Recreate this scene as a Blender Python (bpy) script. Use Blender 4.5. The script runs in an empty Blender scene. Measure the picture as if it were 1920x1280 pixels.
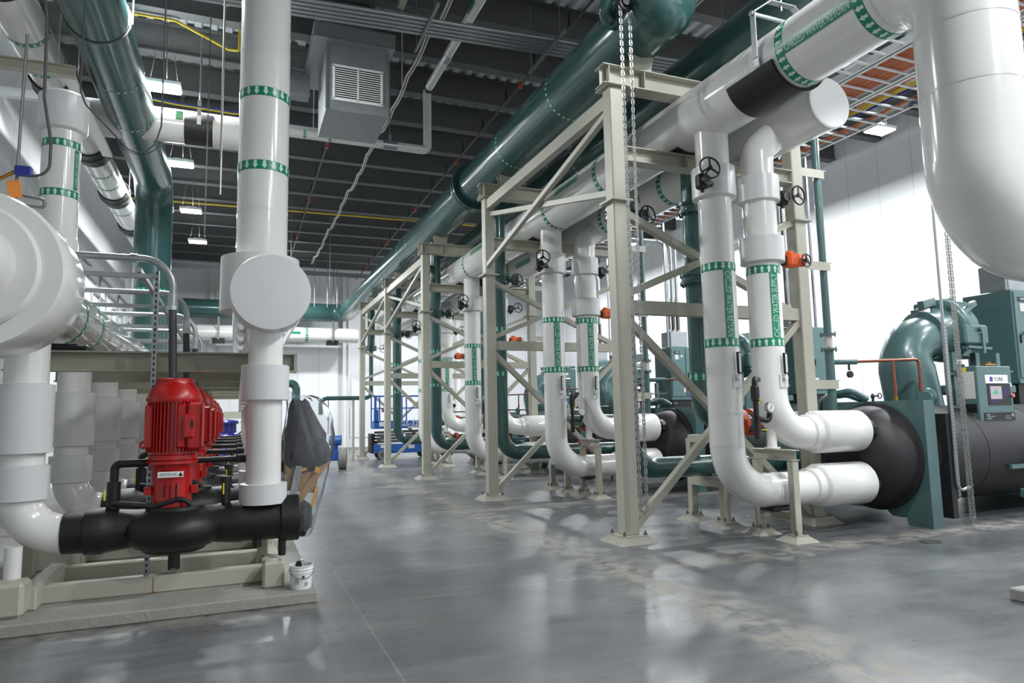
import bpy, math, random
from mathutils import Vector, Matrix
random.seed(7)
sc = bpy.context.scene
COL = sc.collection
R_ = math.radians

# ------------------------------------------------------------------ camera
def make_camera():
    cam = bpy.data.cameras.new('camera')
    cam.sensor_width = 36.0
    cam.lens = 1276.0 / 1920.0 * 36.0
    cam.clip_start = 0.05
    cam.clip_end = 200
    o = bpy.data.objects.new('camera', cam)
    COL.objects.link(o)
    yaw, pitch, roll = R_(22.0), R_(6.15), R_(1.15)
    f = Vector((math.sin(yaw) * math.cos(pitch), math.cos(yaw) * math.cos(pitch), math.sin(pitch)))
    r = Vector((math.cos(yaw), -math.sin(yaw), 0))
    d = -(r.cross(f))
    c, s = math.cos(roll), math.sin(roll)
    right = c * r + s * d
    down = -s * r + c * d
    m = Matrix((( right.x, -down.x, -f.x, 0), (right.y, -down.y, -f.y, 0), (right.z, -down.z, -f.z, 1.6), (0, 0, 0, 1)))
    o.matrix_world = m
    sc.camera = o
make_camera()

# ------------------------------------------------------------------ world, exposure
w = bpy.data.worlds.new('world'); sc.world = w; w.use_nodes = True
w.node_tree.nodes['Background'].inputs[0].default_value = (0.8, 0.85, 0.9, 1)
w.node_tree.nodes['Background'].inputs[1].default_value = 0.1
sc.view_settings.view_transform = 'Standard'
sc.view_settings.look = 'None'
sc.view_settings.gamma = 1.0
sc.view_settings.use_curve_mapping = False
sc.view_settings.exposure = 0.28
LAMP_POWER = 320.0
LAMP_ROWS = [(-1.45, (14.1, 18.35, 26.4)), (13.75, (10.9, 18.3))]     # fixtures in the picture
LAMP_MORE = [(-1.45, (22.5, 9.9)), (13.75, (-0.2, 3.5, 7.2, 14.6, 22.0, 25.7, 29.4)), (6.15, (-3.9, -0.2, 3.5)), (2.2, (31.8,)), (7.9, (31.8,))]

# ------------------------------------------------------------------ materials
def srgb(r, g, b):
    def c(x):
        x = x / 255.0
        return x / 12.92 if x <= 0.04045 else ((x + 0.055) / 1.055) ** 2.4
    return (c(r), c(g), c(b), 1)

def mat(name, col, rough=0.5, metal=0.0, noise=0.0, scale=6.0, bump=0.0, bscale=40.0, coat=0.0, emit=None, estr=0.0, spec=0.5, alpha=1.0):
    m = bpy.data.materials.new(name); m.use_nodes = True
    nt = m.node_tree; b = nt.nodes['Principled BSDF']
    b.inputs['Roughness'].default_value = rough
    b.inputs['Metallic'].default_value = metal
    b.inputs['Coat Weight'].default_value = coat
    b.inputs['Specular IOR Level'].default_value = spec
    b.inputs['Base Color'].default_value = col
    tc = nt.nodes.new('ShaderNodeTexCoord')
    if noise > 0:
        n = nt.nodes.new('ShaderNodeTexNoise'); n.inputs['Scale'].default_value = scale; n.inputs['Detail'].default_value = 5
        nt.links.new(tc.outputs['Object'], n.inputs['Vector'])
        r = nt.nodes.new('ShaderNodeMix'); r.data_type = 'RGBA'
        r.inputs[6].default_value = tuple(max(0, c * (1 - noise)) for c in col[:3]) + (1,)
        r.inputs[7].default_value = tuple(min(1, c * (1 + noise)) for c in col[:3]) + (1,)
        nt.links.new(n.outputs['Fac'], r.inputs[0]); nt.links.new(r.outputs[2], b.inputs['Base Color'])
    if bump > 0:
        n2 = nt.nodes.new('ShaderNodeTexNoise'); n2.inputs['Scale'].default_value = bscale; n2.inputs['Detail'].default_value = 3
        nt.links.new(tc.outputs['Object'], n2.inputs['Vector'])
        bp = nt.nodes.new('ShaderNodeBump'); bp.inputs['Strength'].default_value = bump; bp.inputs['Distance'].default_value = 0.02
        nt.links.new(n2.outputs['Fac'], bp.inputs['Height']); nt.links.new(bp.outputs['Normal'], b.inputs['Normal'])
    if emit:
        b.inputs['Emission Color'].default_value = emit; b.inputs['Emission Strength'].default_value = estr
    if alpha < 1: b.inputs['Alpha'].default_value = alpha
    return m

M = {}
M['pvc'] = mat('white_jacket', srgb(222, 221, 217), 0.16, noise=0.04, scale=2.5, bump=0.05, bscale=3.0, coat=0.25)
M['pvc2'] = mat('white_collar_jacket', srgb(210, 210, 209), 0.28, noise=0.03, scale=3, bump=0.05, bscale=4)
M['foil'] = mat('shiny_clear_wrapped_jacket', srgb(205, 203, 198), 0.07, noise=0.06, scale=4, bump=0.35, bscale=9, coat=0.8)
M['steel'] = mat('cream_painted_steel', srgb(174, 172, 157), 0.42, noise=0.05, scale=5, bump=0.03, bscale=90)
M['steel2'] = mat('grey_olive_painted_steel', srgb(150, 151, 134), 0.42, noise=0.05, scale=5, bump=0.03, bscale=90)
M['green'] = mat('dark_green_paint', srgb(54, 88, 86), 0.22, noise=0.10, scale=3, bump=0.06, bscale=12, coat=0.3)
M['green_chiller'] = mat('teal_green_paint', srgb(74, 102, 102), 0.3, noise=0.08, scale=4, bump=0.04, bscale=30, coat=0.2)
M['red'] = mat('red_enamel', srgb(172, 16, 12), 0.32, noise=0.08, scale=8, bump=0.05, bscale=60, coat=0.2)
M['rubber'] = mat('black_rubber_insulation', srgb(14, 14, 15), 0.5, noise=0.25, scale=7, bump=0.18, bscale=14)
M['rubber2'] = mat('charcoal_foam_insulation', srgb(32, 31, 33), 0.55, noise=0.15, scale=5, bump=0.12, bscale=18)
M['black'] = mat('black_iron', srgb(22, 22, 23), 0.4, noise=0.2, scale=20)
M['flex'] = mat('dark_grey_flexible_conduit', srgb(72, 72, 74), 0.5)
M['galv'] = mat('galvanized_steel', srgb(168, 172, 174), 0.32, metal=0.85, noise=0.12, scale=14)
M['galv2'] = mat('dull_galvanized_sheet', srgb(152, 156, 158), 0.38, metal=0.6, noise=0.18, scale=9)
M['chrome'] = mat('bright_chain_steel', srgb(178, 178, 175), 0.3, metal=0.35)
M['copper'] = mat('copper_tube', srgb(140, 88, 66), 0.35, metal=0.6, noise=0.25, scale=12)
M['brass'] = mat('brass', srgb(170, 130, 60), 0.3, metal=0.9)
M['orange'] = mat('orange_enamel', srgb(226, 92, 30), 0.35, noise=0.06, scale=12)
M['coupling'] = mat('orange_red_coupling', srgb(178, 66, 38), 0.45, noise=0.12, scale=15)
M['band'] = mat('green_label_vinyl', srgb(20, 132, 92), 0.3, noise=0.04, scale=10)
M['band2'] = mat('dark_green_label_vinyl', srgb(46, 96, 88), 0.3)
M['traywhite'] = mat('pale_galvanized_tray', srgb(205, 208, 208), 0.4, metal=0.15)
M['rust'] = mat('rust_stain', srgb(150, 104, 48), 0.8, noise=0.3, scale=30)
M['ink'] = mat('pale_label_print', srgb(206, 222, 216), 0.4)
M['mint'] = mat('mint_label_print', srgb(132, 200, 178), 0.4)
M['white'] = mat('white_plastic', srgb(232, 232, 230), 0.35)
M['dial'] = mat('dial_face', srgb(205, 208, 212), 0.3)
M['blackpaint'] = mat('black_print', srgb(18, 18, 20), 0.4)
M['navy'] = mat('navy_blue_paint', srgb(34, 40, 110), 0.28, noise=0.1, scale=6, coat=0.3)
M['blue'] = mat('bright_blue_paint', srgb(40, 88, 160), 0.35, noise=0.06, scale=6)
M['tire'] = mat('grey_tyre', srgb(112, 112, 108), 0.8, noise=0.1, scale=20)
M['cableorange'] = mat('orange_cable', srgb(196, 104, 52), 0.45, noise=0.2, scale=30)
M['cableyellow'] = mat('yellow_cable', srgb(214, 186, 44), 0.45)
M['cableblue'] = mat('blue_cable', srgb(40, 60, 150), 0.45)
M['cablewhite'] = mat('white_cable', srgb(206, 204, 198), 0.5)
M['sprinkler'] = mat('dark_sprinkler_pipe', srgb(62, 58, 56), 0.5)
M['rod'] = mat('grey_threaded_rod', srgb(120, 120, 118), 0.4, metal=0.6)
M['tag'] = mat('orange_paper_tag', srgb(232, 140, 60), 0.6)
M['bluebox'] = mat('blue_plastic', srgb(36, 48, 128), 0.4)
M['grout'] = mat('pale_grout', srgb(160, 157, 146), 0.8, noise=0.12, scale=10, bump=0.3, bscale=30)
M['beam'] = mat('dark_grey_roof_beam_paint', srgb(86, 87, 87), 0.6, noise=0.06, scale=3)
M['deck'] = mat('roof_deck_paint', srgb(215, 218, 220), 0.5, noise=0.05, scale=2)
M['paper'] = mat('paper_sheet', srgb(196, 194, 190), 0.6, noise=0.06, scale=60)
M['yellow'] = mat('yellow_sticker', srgb(226, 204, 40), 0.5)
M['lens'] = mat('lamp_lens', (1, 1, 1, 1), 0.5, emit=(0.94, 0.97, 1.0, 1), estr=60.0)
M['cardboard'] = mat('cardboard', srgb(158, 122, 84), 0.8, noise=0.15, scale=9)
M['darkrag'] = mat('dark_rubbish', srgb(24, 26, 32), 0.6, noise=0.3, scale=12, bump=0.4, bscale=20)
M['tape'] = mat('yellow_wrapper', srgb(206, 150, 40), 0.5)
M['screen'] = mat('control_screen', srgb(150, 140, 150), 0.2, emit=srgb(180, 165, 165), estr=0.25)
M['screengreen'] = mat('screen_drawing', srgb(40, 150, 110), 0.2, emit=srgb(40, 150, 110), estr=0.3)
M['logo'] = mat('violet_logo_ink', srgb(64, 62, 140), 0.4)
M['pinkseal'] = mat('pink_tag', srgb(200, 110, 110), 0.6)

def m_floor():
    m = bpy.data.materials.new('polished_concrete'); m.use_nodes = True
    nt = m.node_tree; b = nt.nodes['Principled BSDF']; N = nt.nodes.new; L = nt.links.new
    tc = N('ShaderNodeTexCoord')
    n1 = N('ShaderNodeTexNoise'); n1.inputs['Scale'].default_value = 0.55; n1.inputs['Detail'].default_value = 8; n1.inputs['Roughness'].default_value = 0.62
    mp = N('ShaderNodeMapping'); mp.inputs['Scale'].default_value = (0.7, 1.3, 1); mp.inputs['Rotation'].default_value = (0, 0, 0.5)
    L(tc.outputs['Object'], mp.inputs['Vector']); L(mp.outputs['Vector'], n1.inputs['Vector'])
    r1 = N('ShaderNodeValToRGB'); e = r1.color_ramp.elements
    e[0].position = 0.36; e[0].color = srgb(74, 76, 79); e[1].position = 0.66; e[1].color = srgb(112, 113, 113)
    x = r1.color_ramp.elements.new(0.5); x.color = srgb(92, 94, 96)
    # fine swirls left by the floor machine
    n4 = N('ShaderNodeTexNoise'); n4.inputs['Scale'].default_value = 5.0; n4.inputs['Detail'].default_value = 4; n4.inputs['Roughness'].default_value = 0.55; n4.inputs['Distortion'].default_value = 0.2
    mp4 = N('ShaderNodeMapping'); mp4.inputs['Scale'].default_value = (0.35, 1.6, 1); mp4.inputs['Rotation'].default_value = (0, 0, -0.35)
    L(tc.outputs['Object'], mp4.inputs['Vector']); L(mp4.outputs['Vector'], n4.inputs['Vector'])
    mf = N('ShaderNodeMix'); mf.data_type = 'FLOAT'; mf.inputs[0].default_value = 0.3
    L(n1.outputs['Fac'], mf.inputs[2]); L(n4.outputs['Fac'], mf.inputs[3]); L(mf.outputs[0], r1.inputs['Fac'])
    n2 = N('ShaderNodeTexNoise'); n2.inputs['Scale'].default_value = 4.2; n2.inputs['Detail'].default_value = 8; n2.inputs['Distortion'].default_value = 0.3; n2.inputs['Roughness'].default_value = 0.7
    L(tc.outputs['Object'], n2.inputs['Vector'])
    sep = N('ShaderNodeSeparateXYZ'); L(tc.outputs['Object'], sep.inputs[0])
    def mth(op, a, bb=None, cc=None):
        k = N('ShaderNodeMath'); k.operation = op
        for i, q in enumerate((a, bb, cc)):
            if q is None: continue
            if isinstance(q, (int, float)): k.inputs[i].default_value = q
            else: L(q, k.inputs[i])
        return k.outputs[0]
    # dusty strips lying along the slab joints: one runs along the rack, others across
    def strip(coord, at, half, lo=None, other=None):
        d = mth('ABSOLUTE', mth('SUBTRACT', coord, at))
        v = mth('SUBTRACT', 1.0, mth('DIVIDE', d, half)); v = mth('MAXIMUM', v, 0.0)
        if other is not None:
            v = mth('MULTIPLY', v, mth('GREATER_THAN', other, lo))
        return v
    X, Y = sep.outputs[0], sep.outputs[1]
    s = mth('MAXIMUM', strip(X, 3.70, 0.5), strip(Y, 6.25, 0.38, 3.4, X))
    s = mth('MAXIMUM', s, strip(Y, 6.3, 0.3, -0.9, mth('MULTIPLY', X, -1.0)))
    for yy in (11.2, 16.0, 20.9, 25.8): s = mth('MAXIMUM', s, strip(Y, yy, 0.35, 3.0, X))
    dust = mth('MULTIPLY', s, mth('MULTIPLY', mth('SUBTRACT', n2.outputs['Fac'], 0.42), 5.0))
    dust = mth('MINIMUM', mth('MAXIMUM', dust, 0.0), 0.6)
    mx = N('ShaderNodeMix'); mx.data_type = 'RGBA'; L(dust, mx.inputs[0]); L(r1.outputs[0], mx.inputs[6]); mx.inputs[7].default_value = srgb(148, 143, 130)
    # thin saw-cut joints
    j = None
    for coord, at in ((X, 3.55), (X, 0.98), (Y, 6.12), (X, 8.2), (Y, 11.05), (Y, 15.98), (Y, 20.9), (Y, 1.2)):
        q = mth('LESS_THAN', mth('ABSOLUTE', mth('SUBTRACT', coord, at)), 0.004)
        j = q if j is None else mth('MAXIMUM', j, q)
    mx2 = N('ShaderNodeMix'); mx2.data_type = 'RGBA'; L(mth('MULTIPLY', j, 0.55), mx2.inputs[0]); L(mx.outputs[2], mx2.inputs[6]); mx2.inputs[7].default_value = srgb(160, 154, 140)
    L(mx2.outputs[2], b.inputs['Base Color'])
    n3 = N('ShaderNodeTexNoise'); n3.inputs['Scale'].default_value = 1.4; n3.inputs['Detail'].default_value = 6
    L(tc.outputs['Object'], n3.inputs['Vector'])
    rr = mth('ADD', mth('MULTIPLY', n3.outputs['Fac'], 0.26), 0.17)
    rr = mth('MINIMUM', mth('ADD', rr, mth('MULTIPLY', dust, 0.5)), 0.9)
    L(rr, b.inputs['Roughness'])
    b.inputs['Specular IOR Level'].default_value = 0.55
    return m
M['floor'] = m_floor()

def m_wall():
    m = bpy.data.materials.new('white_ribbed_wall_panel'); m.use_nodes = True
    nt = m.node_tree; b = nt.nodes['Principled BSDF']; N = nt.nodes.new; L = nt.links.new
    b.inputs['Roughness'].default_value = 0.42
    tc = N('ShaderNodeTexCoord'); sep = N('ShaderNodeSeparateXYZ'); L(tc.outputs['Object'], sep.inputs[0])
    ad = N('ShaderNodeMath'); ad.operation = 'ADD'; L(sep.outputs[0], ad.inputs[0]); L(sep.outputs[1], ad.inputs[1])
    def wave(period, thr):
        k = N('ShaderNodeMath'); k.operation = 'PINGPONG'; L(ad.outputs[0], k.inputs[0]); k.inputs[1].default_value = period / 2
        q = N('ShaderNodeMath'); q.operation = 'LESS_THAN'; L(k.outputs[0], q.inputs[0]); q.inputs[1].default_value = thr
        return q.outputs[0]
    joint = wave(1.06, 0.007)
    rib = N('ShaderNodeMath'); rib.operation = 'PINGPONG'; L(ad.outputs[0], rib.inputs[0]); rib.inputs[1].default_value = 0.05
    n = N('ShaderNodeTexNoise'); n.inputs['Scale'].default_value = 0.8; n.inputs['Detail'].default_value = 4; L(tc.outputs['Object'], n.inputs['Vector'])
    r = N('ShaderNodeValToRGB'); r.color_ramp.elements[0].color = srgb(219, 220, 222); r.color_ramp.elements[1].color = srgb(232, 233, 234)
    L(n.outputs['Fac'], r.inputs['Fac'])
    mx = N('ShaderNodeMix'); mx.data_type = 'RGBA'; L(joint, mx.inputs[0]); L(r.outputs[0], mx.inputs[6]); mx.inputs[7].default_value = srgb(176, 177, 180)
    L(mx.outputs[2], b.inputs['Base Color'])
    bp = N('ShaderNodeBump'); bp.inputs['Strength'].default_value = 0.22; bp.inputs['Distance'].default_value = 0.02
    L(rib.outputs[0], bp.inputs['Height']); L(bp.outputs['Normal'], b.inputs['Normal'])
    return m
M['wall'] = m_wall()

def m_concrete():
    m = mat('pad_concrete', srgb(150, 149, 142), 0.75, noise=0.14, scale=4, bump=0.35, bscale=22)
    return m
M['pad'] = m_concrete()

def m_film():
    m = bpy.data.materials.new('clear_plastic_film'); m.use_nodes = True
    nt = m.node_tree; N = nt.nodes.new; L = nt.links.new
    out = nt.nodes['Material Output']
    gl = N('ShaderNodeBsdfGlossy'); gl.inputs['Roughness'].default_value = 0.22; gl.inputs['Color'].default_value = (0.6, 0.62, 0.65, 1)
    tr = N('ShaderNodeBsdfTransparent'); tr.inputs['Color'].default_value = (0.93, 0.94, 0.95, 1)
    df = N('ShaderNodeBsdfDiffuse'); df.inputs['Color'].default_value = (0.75, 0.76, 0.78, 1)
    fr = N('ShaderNodeFresnel'); fr.inputs['IOR'].default_value = 1.22
    a = N('ShaderNodeMixShader'); a.inputs[0].default_value = 0.09; L(tr.outputs[0], a.inputs[1]); L(df.outputs[0], a.inputs[2])
    b2 = N('ShaderNodeMixShader'); L(fr.outputs[0], b2.inputs[0]); L(a.outputs[0], b2.inputs[1]); L(gl.outputs[0], b2.inputs[2])
    tc = N('ShaderNodeTexCoord'); mp = N('ShaderNodeMapping'); mp.inputs['Scale'].default_value = (9, 9, 2); mp.inputs['Rotation'].default_value = (0, 0.6, 0)
    n = N('ShaderNodeTexNoise'); n.inputs['Scale'].default_value = 1.6; n.inputs['Detail'].default_value = 4; n.inputs['Distortion'].default_value = 0.8
    L(tc.outputs['Object'], mp.inputs['Vector']); L(mp.outputs['Vector'], n.inputs['Vector'])
    bp = N('ShaderNodeBump'); bp.inputs['Strength'].default_value = 0.5; bp.inputs['Distance'].default_value = 0.03; L(n.outputs['Fac'], bp.inputs['Height'])
    for q in (gl, fr, df): L(bp.outputs[0], q.inputs['Normal'])
    L(b2.outputs[0], out.inputs['Surface'])
    return m
M['film'] = m_film()
M['glass'] = mat('sight_glass_tube', srgb(196, 190, 184), 0.15)

# ------------------------------------------------------------------ helpers
V = Vector
ZUP = V((0, 0, 1))

def basis(d):
    d = V(d).normalized()
    a = V((0, 0, 1)) if abs(d.z) < 0.9 else V((1, 0, 0))
    u = d.cross(a).normalized()
    return d, u, d.cross(u).normalized()

def bend(pts, r, seg=7):
    """Polyline with its inner corners rounded to radius r (one number or one per corner)."""
    pts = [V(p) for p in pts]
    out = [pts[0]]
    for i in range(1, len(pts) - 1):
        rr = r[i - 1] if isinstance(r, (list, tuple)) else r
        a, p, c = pts[i - 1], pts[i], pts[i + 1]
        d1 = (p - a).normalized(); d2 = (c - p).normalized()
        ang = d1.angle(d2)
        if ang < 0.02 or rr <= 0:
            out.append(p); continue
        t = rr * math.tan(ang / 2)
        t = min(t, (p - a).length * 0.98, (c - p).length * 0.98)
        rr = t / math.tan(ang / 2)
        s, e = p - d1 * t, p + d2 * t
        n = (d2 - d1 * d1.dot(d2)).normalized()
        cen = s + n * rr
        k = max(3, int(seg * ang / 1.2) + 1)
        for j in range(k + 1):
            f = ang * j / k
            out.append(cen - n * rr * math.cos(f) + d1 * rr * math.sin(f))
    out.append(pts[-1])
    return out

EACH = {k: v for k, v in (('seal_lines', 'seal_line'), ('jacket_seams', 'jacket_seam'), ('foot', 'foot'), ('wiring_sheet', 'paper_sheet'), ('flanges', 'flange'), ('fitting', 'fitting'),
        ('oil_pipes', 'oil_pipe'), ('valve_levers', 'valve_lever'), ('decals', 'decal'), ('stickers', 'sticker'), ('rods', 'rod'), ('hangers', 'hanger'), ('sprinkler_heads', 'sprinkler_head'),
        ('hanger_rods', 'hanger_rod'), ('shell_seams', 'shell_seam'), ('metal_sleeve', 'metal_sleeve'), ('brass_fittings', 'brass_fitting'), ('pipe_saddle', 'pipe_saddle'),
        ('water_nozzles', 'water_nozzle'), ('anchor_bolts', 'anchor_bolt'), ('pipe_pad', 'pipe_pad'), ('lifting_eye', 'lifting_eye'), ('trapeze_hangers', 'trapeze_hanger'), ('hanger', 'hanger'),
        ('grooved_coupling', 'grooved_coupling'), ('side_bracket', 'side_bracket'), ('discharge_line', 'discharge_line'), ('pedestal_slots', 'pedestal_slot'), ('frame', 'frame_member'),
        ('corner_angles', 'corner_angle'), ('scissor_stack', 'scissor_arm'), ('gear_case', 'gear_case'), ('box_cover', 'box_cover'), ('bolted_flange', 'bolted_flange'), ('butterfly_valve', 'valve_body'),
        ('weld_seam', 'weld_seam'), ('printing', 'printed_mark'), ('compressor_cradle', 'cradle_member'), ('pipe_bracket', 'pipe_bracket'), ('panel_cable', 'panel_cable'), ('drain_line', 'drain_line'), ('volute_ring', 'volute_ring'))}

class MB:
    def __init__(s): s.v = []; s.f = []; s.m = []; s.mi = 0
    def add(s, vs, fs):
        o = len(s.v); s.v += [V(p) for p in vs]
        for q in fs: s.f.append([i + o for i in q]); s.m.append(s.mi)
        return s
    def mat(s, i): s.mi = i; return s
    def box(s, c, d, rz=0.0, rot=None):
        x, y, z = d[0] / 2, d[1] / 2, d[2] / 2
        vs = [V((i * x, j * y, k * z)) for i in (-1, 1) for j in (-1, 1) for k in (-1, 1)]
        m = rot if rot is not None else Matrix.Rotation(rz, 3, 'Z')
        vs = [m @ p + V(c) for p in vs]
        return s.add(vs, [(0, 1, 3, 2), (4, 6, 7, 5), (0, 4, 5, 1), (2, 3, 7, 6), (0, 2, 6, 4), (1, 5, 7, 3)])
    def rbox(s, c, d, b=0.02):
        """box with bevelled vertical and horizontal edges"""
        x, y, z = d[0] / 2, d[1] / 2, d[2] / 2
        vs = []; idx = {}
        for i in (-1, 1):
            for j in (-1, 1):
                for k in (-1, 1):
                    for ax in range(3):
                        p = [i * (x - b), j * (y - b), k * (z - b)]
                        p[ax] = (i, j, k)[ax] * (x, y, z)[ax]
                        idx[(i, j, k, ax)] = len(vs); vs.append(V(p) + V(c))
        fs = []
        for ax in range(3):
            o1, o2 = [q for q in range(3) if q != ax]
            for sg in (-1, 1):
                loop = []
                for a, bb in ((-1, -1), (1, -1), (1, 1), (-1, 1)):
                    t = [0, 0, 0]; t[ax] = sg; t[o1] = a; t[o2] = bb
                    loop.append(idx[(t[0], t[1], t[2], ax)])
                fs.append(loop)
        for ax in range(3):
            o1, o2 = [q for q in range(3) if q != ax]
            for a in (-1, 1):
                for bb in (-1, 1):
                    q = []
                    for e, (sg, which) in enumerate(((-1, o1), (1, o1), (1, o2), (-1, o2))):
                        t = [0, 0, 0]; t[ax] = sg; t[o1] = a; t[o2] = bb
                        q.append(idx[(t[0], t[1], t[2], which)])
                    fs.append(q)
        for i in (-1, 1):
            for j in (-1, 1):
                for k in (-1, 1):
                    fs.append([idx[(i, j, k, ax)] for ax in range(3)])
        return s.add(vs, fs)
    def bar(s, p0, p1, w, h, up=(0, 0, 1)):
        """rectangular bar from p0 to p1; w across, h along up"""
        p0, p1 = V(p0), V(p1); d = (p1 - p0).normalized(); up = V(up)
        if abs(d.dot(up.normalized())) > 0.99: up = V((0, 1, 0))
        a = d.cross(up).normalized(); u = a.cross(d).normalized()
        vs = [p + a * i * w / 2 + u * k * h / 2 for p in (p0, p1) for i, k in ((-1, -1), (1, -1), (1, 1), (-1, 1))]
        return s.add(vs, [(0, 1, 2, 3), (7, 6, 5, 4), (0, 4, 5, 1), (1, 5, 6, 2), (2, 6, 7, 3), (3, 7, 4, 0)])
    def ibeam(s, p0, p1, h, w, tf=0.015, tw=0.011):
        s.bar(V(p0) + V((0, 0, h / 2 - tf / 2)), V(p1) + V((0, 0, h / 2 - tf / 2)), w, tf)
        s.bar(V(p0) - V((0, 0, h / 2 - tf / 2)), V(p1) - V((0, 0, h / 2 - tf / 2)), w, tf)
        return s.bar(p0, p1, tw, h - 2 * tf)
    def tube(s, pts, r, n=20, cap=True):
        pts = [V(p) for p in pts]; k = len(pts)
        rs = r if isinstance(r, (list, tuple)) else [r] * k
        t = [(pts[min(i + 1, k - 1)] - pts[max(i - 1, 0)]).normalized() for i in range(k)]
        _, u, _w = basis(t[0]); vs = []
        for i in range(k):
            u = (u - t[i] * u.dot(t[i])).normalized(); w2 = t[i].cross(u)
            sc_ = 1.0
            vs += [pts[i] + (u * math.cos(2 * math.pi * j / n) + w2 * math.sin(2 * math.pi * j / n)) * rs[i] for j in range(n)]
        fs = [(i * n + j, i * n + (j + 1) % n, (i + 1) * n + (j + 1) % n, (i + 1) * n + j) for i in range(k - 1) for j in range(n)]
        if cap: fs += [tuple(reversed(range(n))), tuple(range((k - 1) * n, k * n))]
        return s.add(vs, fs)
    def cyl(s, p0, p1, r, r1=None, n=24, cap=True):
        return s.tube([p0, p1], [r, r if r1 is None else r1], n, cap)
    def lathe(s, prof, origin, axis=(0, 0, 1), n=32):
        """prof: (radius, distance along axis)"""
        d, u, w2 = basis(axis); o = V(origin); vs = []
        for r, t in prof:
            vs += [o + d * t + (u * math.cos(2 * math.pi * j / n) + w2 * math.sin(2 * math.pi * j / n)) * r for j in range(n)]
        k = len(prof)
        fs = [(i * n + j, i * n + (j + 1) % n, (i + 1) * n + (j + 1) % n, (i + 1) * n + j) for i in range(k - 1) for j in range(n)]
        if prof[0][0] > 1e-4: fs.append(tuple(reversed(range(n))))
        if prof[-1][0] > 1e-4: fs.append(tuple(range((k - 1) * n, k * n)))
        return s.add(vs, fs)
    def ring(s, c, axis, R, r, n=28, k=8, arc=None):
        d, u, w2 = basis(axis)
        m = n if arc is None else n + 1
        a = (2 * math.pi if arc is None else arc)
        pts = [V(c) + (u * math.cos(a * j / n) + w2 * math.sin(a * j / n)) * R for j in range(m)]
        vs = []
        for j in range(m):
            e = (pts[j] - V(c)).normalized()
            vs += [pts[j] + (e * math.cos(2 * math.pi * q / k) + d * math.sin(2 * math.pi * q / k)) * r for q in range(k)]
        fs = [(j * k + q, j * k + (q + 1) % k, ((j + 1) % m) * k + (q + 1) % k, ((j + 1) % m) * k + q)
              for j in range(n if arc is None else n) for q in range(k) if arc is None or j < n]
        return s.add(vs, fs)
    def sph(s, c, r, n=20, k=12, sq=(1, 1, 1)):
        vs = [V(c) + V((0, 0, r * sq[2]))]
        for i in range(1, k):
            a = math.pi * i / k
            vs += [V(c) + V((r * sq[0] * math.sin(a) * math.cos(2 * math.pi * j / n), r * sq[1] * math.sin(a) * math.sin(2 * math.pi * j / n), r * sq[2] * math.cos(a))) for j in range(n)]
        vs.append(V(c) - V((0, 0, r * sq[2])))
        fs = [(0, 1 + j, 1 + (j + 1) % n) for j in range(n)]
        for i in range(k - 2):
            fs += [(1 + i * n + j, 1 + (i + 1) * n + j, 1 + (i + 1) * n + (j + 1) % n, 1 + i * n + (j + 1) % n) for j in range(n)]
        e = len(vs) - 1; b0 = 1 + (k - 2) * n
        fs += [(e, b0 + (j + 1) % n, b0 + j) for j in range(n)]
        return s.add(vs, fs)
    def prism(s, poly, depth_vec):
        """poly: 3D points, pushed along depth_vec"""
        k = len(poly); a = [V(p) for p in poly]; b = [p + V(depth_vec) for p in a]
        return s.add(a + b, [tuple(reversed(range(k))), tuple(range(k, 2 * k))] + [(i, (i + 1) % k, k + (i + 1) % k, k + i) for i in range(k)])
    def clusters(s):
        """separate pieces of this mesh: faces that share corners, then pieces that touch"""
        par = list(range(len(s.v)))
        def fnd(i):
            while par[i] != i: par[i] = par[par[i]]; i = par[i]
            return i
        for q in s.f:
            a = fnd(q[0])
            for i in q[1:]: par[fnd(i)] = a
        box = {}
        for i, p in enumerate(s.v):
            r = fnd(i); b = box.setdefault(r, [V(p), V(p)])
            for k in range(3): b[0][k] = min(b[0][k], p[k]); b[1][k] = max(b[1][k], p[k])
        ks = list(box); g = {k: k for k in ks}
        def fg(k):
            while g[k] != k: k = g[k]
            return k
        for i, a in enumerate(ks):
            for b in ks[i + 1:]:
                if all(box[a][0][k] <= box[b][1][k] + 0.003 and box[b][0][k] <= box[a][1][k] + 0.003 for k in range(3)): g[fg(b)] = fg(a)
        out = {}
        for q, m in zip(s.f, s.m): out.setdefault(fg(fnd(q[0])), []).append((q, m))
        return list(out.values())
    def build(s, name, mats, parent=None, loc=None, sharp=35):
        if parent is not None and name in EACH:
            cl = s.clusters()
            if len(cl) > 1:
                for fs in cl:
                    m2 = MB(); ids = sorted({i for q, m in fs for i in q}); mp = {i: k for k, i in enumerate(ids)}
                    m2.v = [s.v[i] for i in ids]; m2.f = [[mp[i] for i in q] for q, m in fs]; m2.m = [m for q, m in fs]
                    o = m2._build(EACH[name], mats, parent, loc, sharp)
                return o
        return s._build(EACH.get(name, name) if parent is not None else name, mats, parent, loc, sharp)
    def _build(s, name, mats, parent=None, loc=None, sharp=35):
        if not isinstance(mats, (list, tuple)): mats = [mats]
        off = V(loc) if loc is not None else (root_loc(parent) if parent is not None else V((0, 0, 0)))
        me = bpy.data.meshes.new(name)
        me.from_pydata([tuple(p - off) for p in s.v], [], s.f)
        for k in mats: me.materials.append(k)
        me.polygons.foreach_set('material_index', s.m)
        me.polygons.foreach_set('use_smooth', [True] * len(s.f))
        import bmesh
        bm = bmesh.new(); bm.from_mesh(me); bmesh.ops.recalc_face_normals(bm, faces=bm.faces); bm.to_mesh(me); bm.free()
        me.set_sharp_from_angle(angle=R_(sharp))
        me.update()
        o = bpy.data.objects.new(name, me); COL.objects.link(o)
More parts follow.
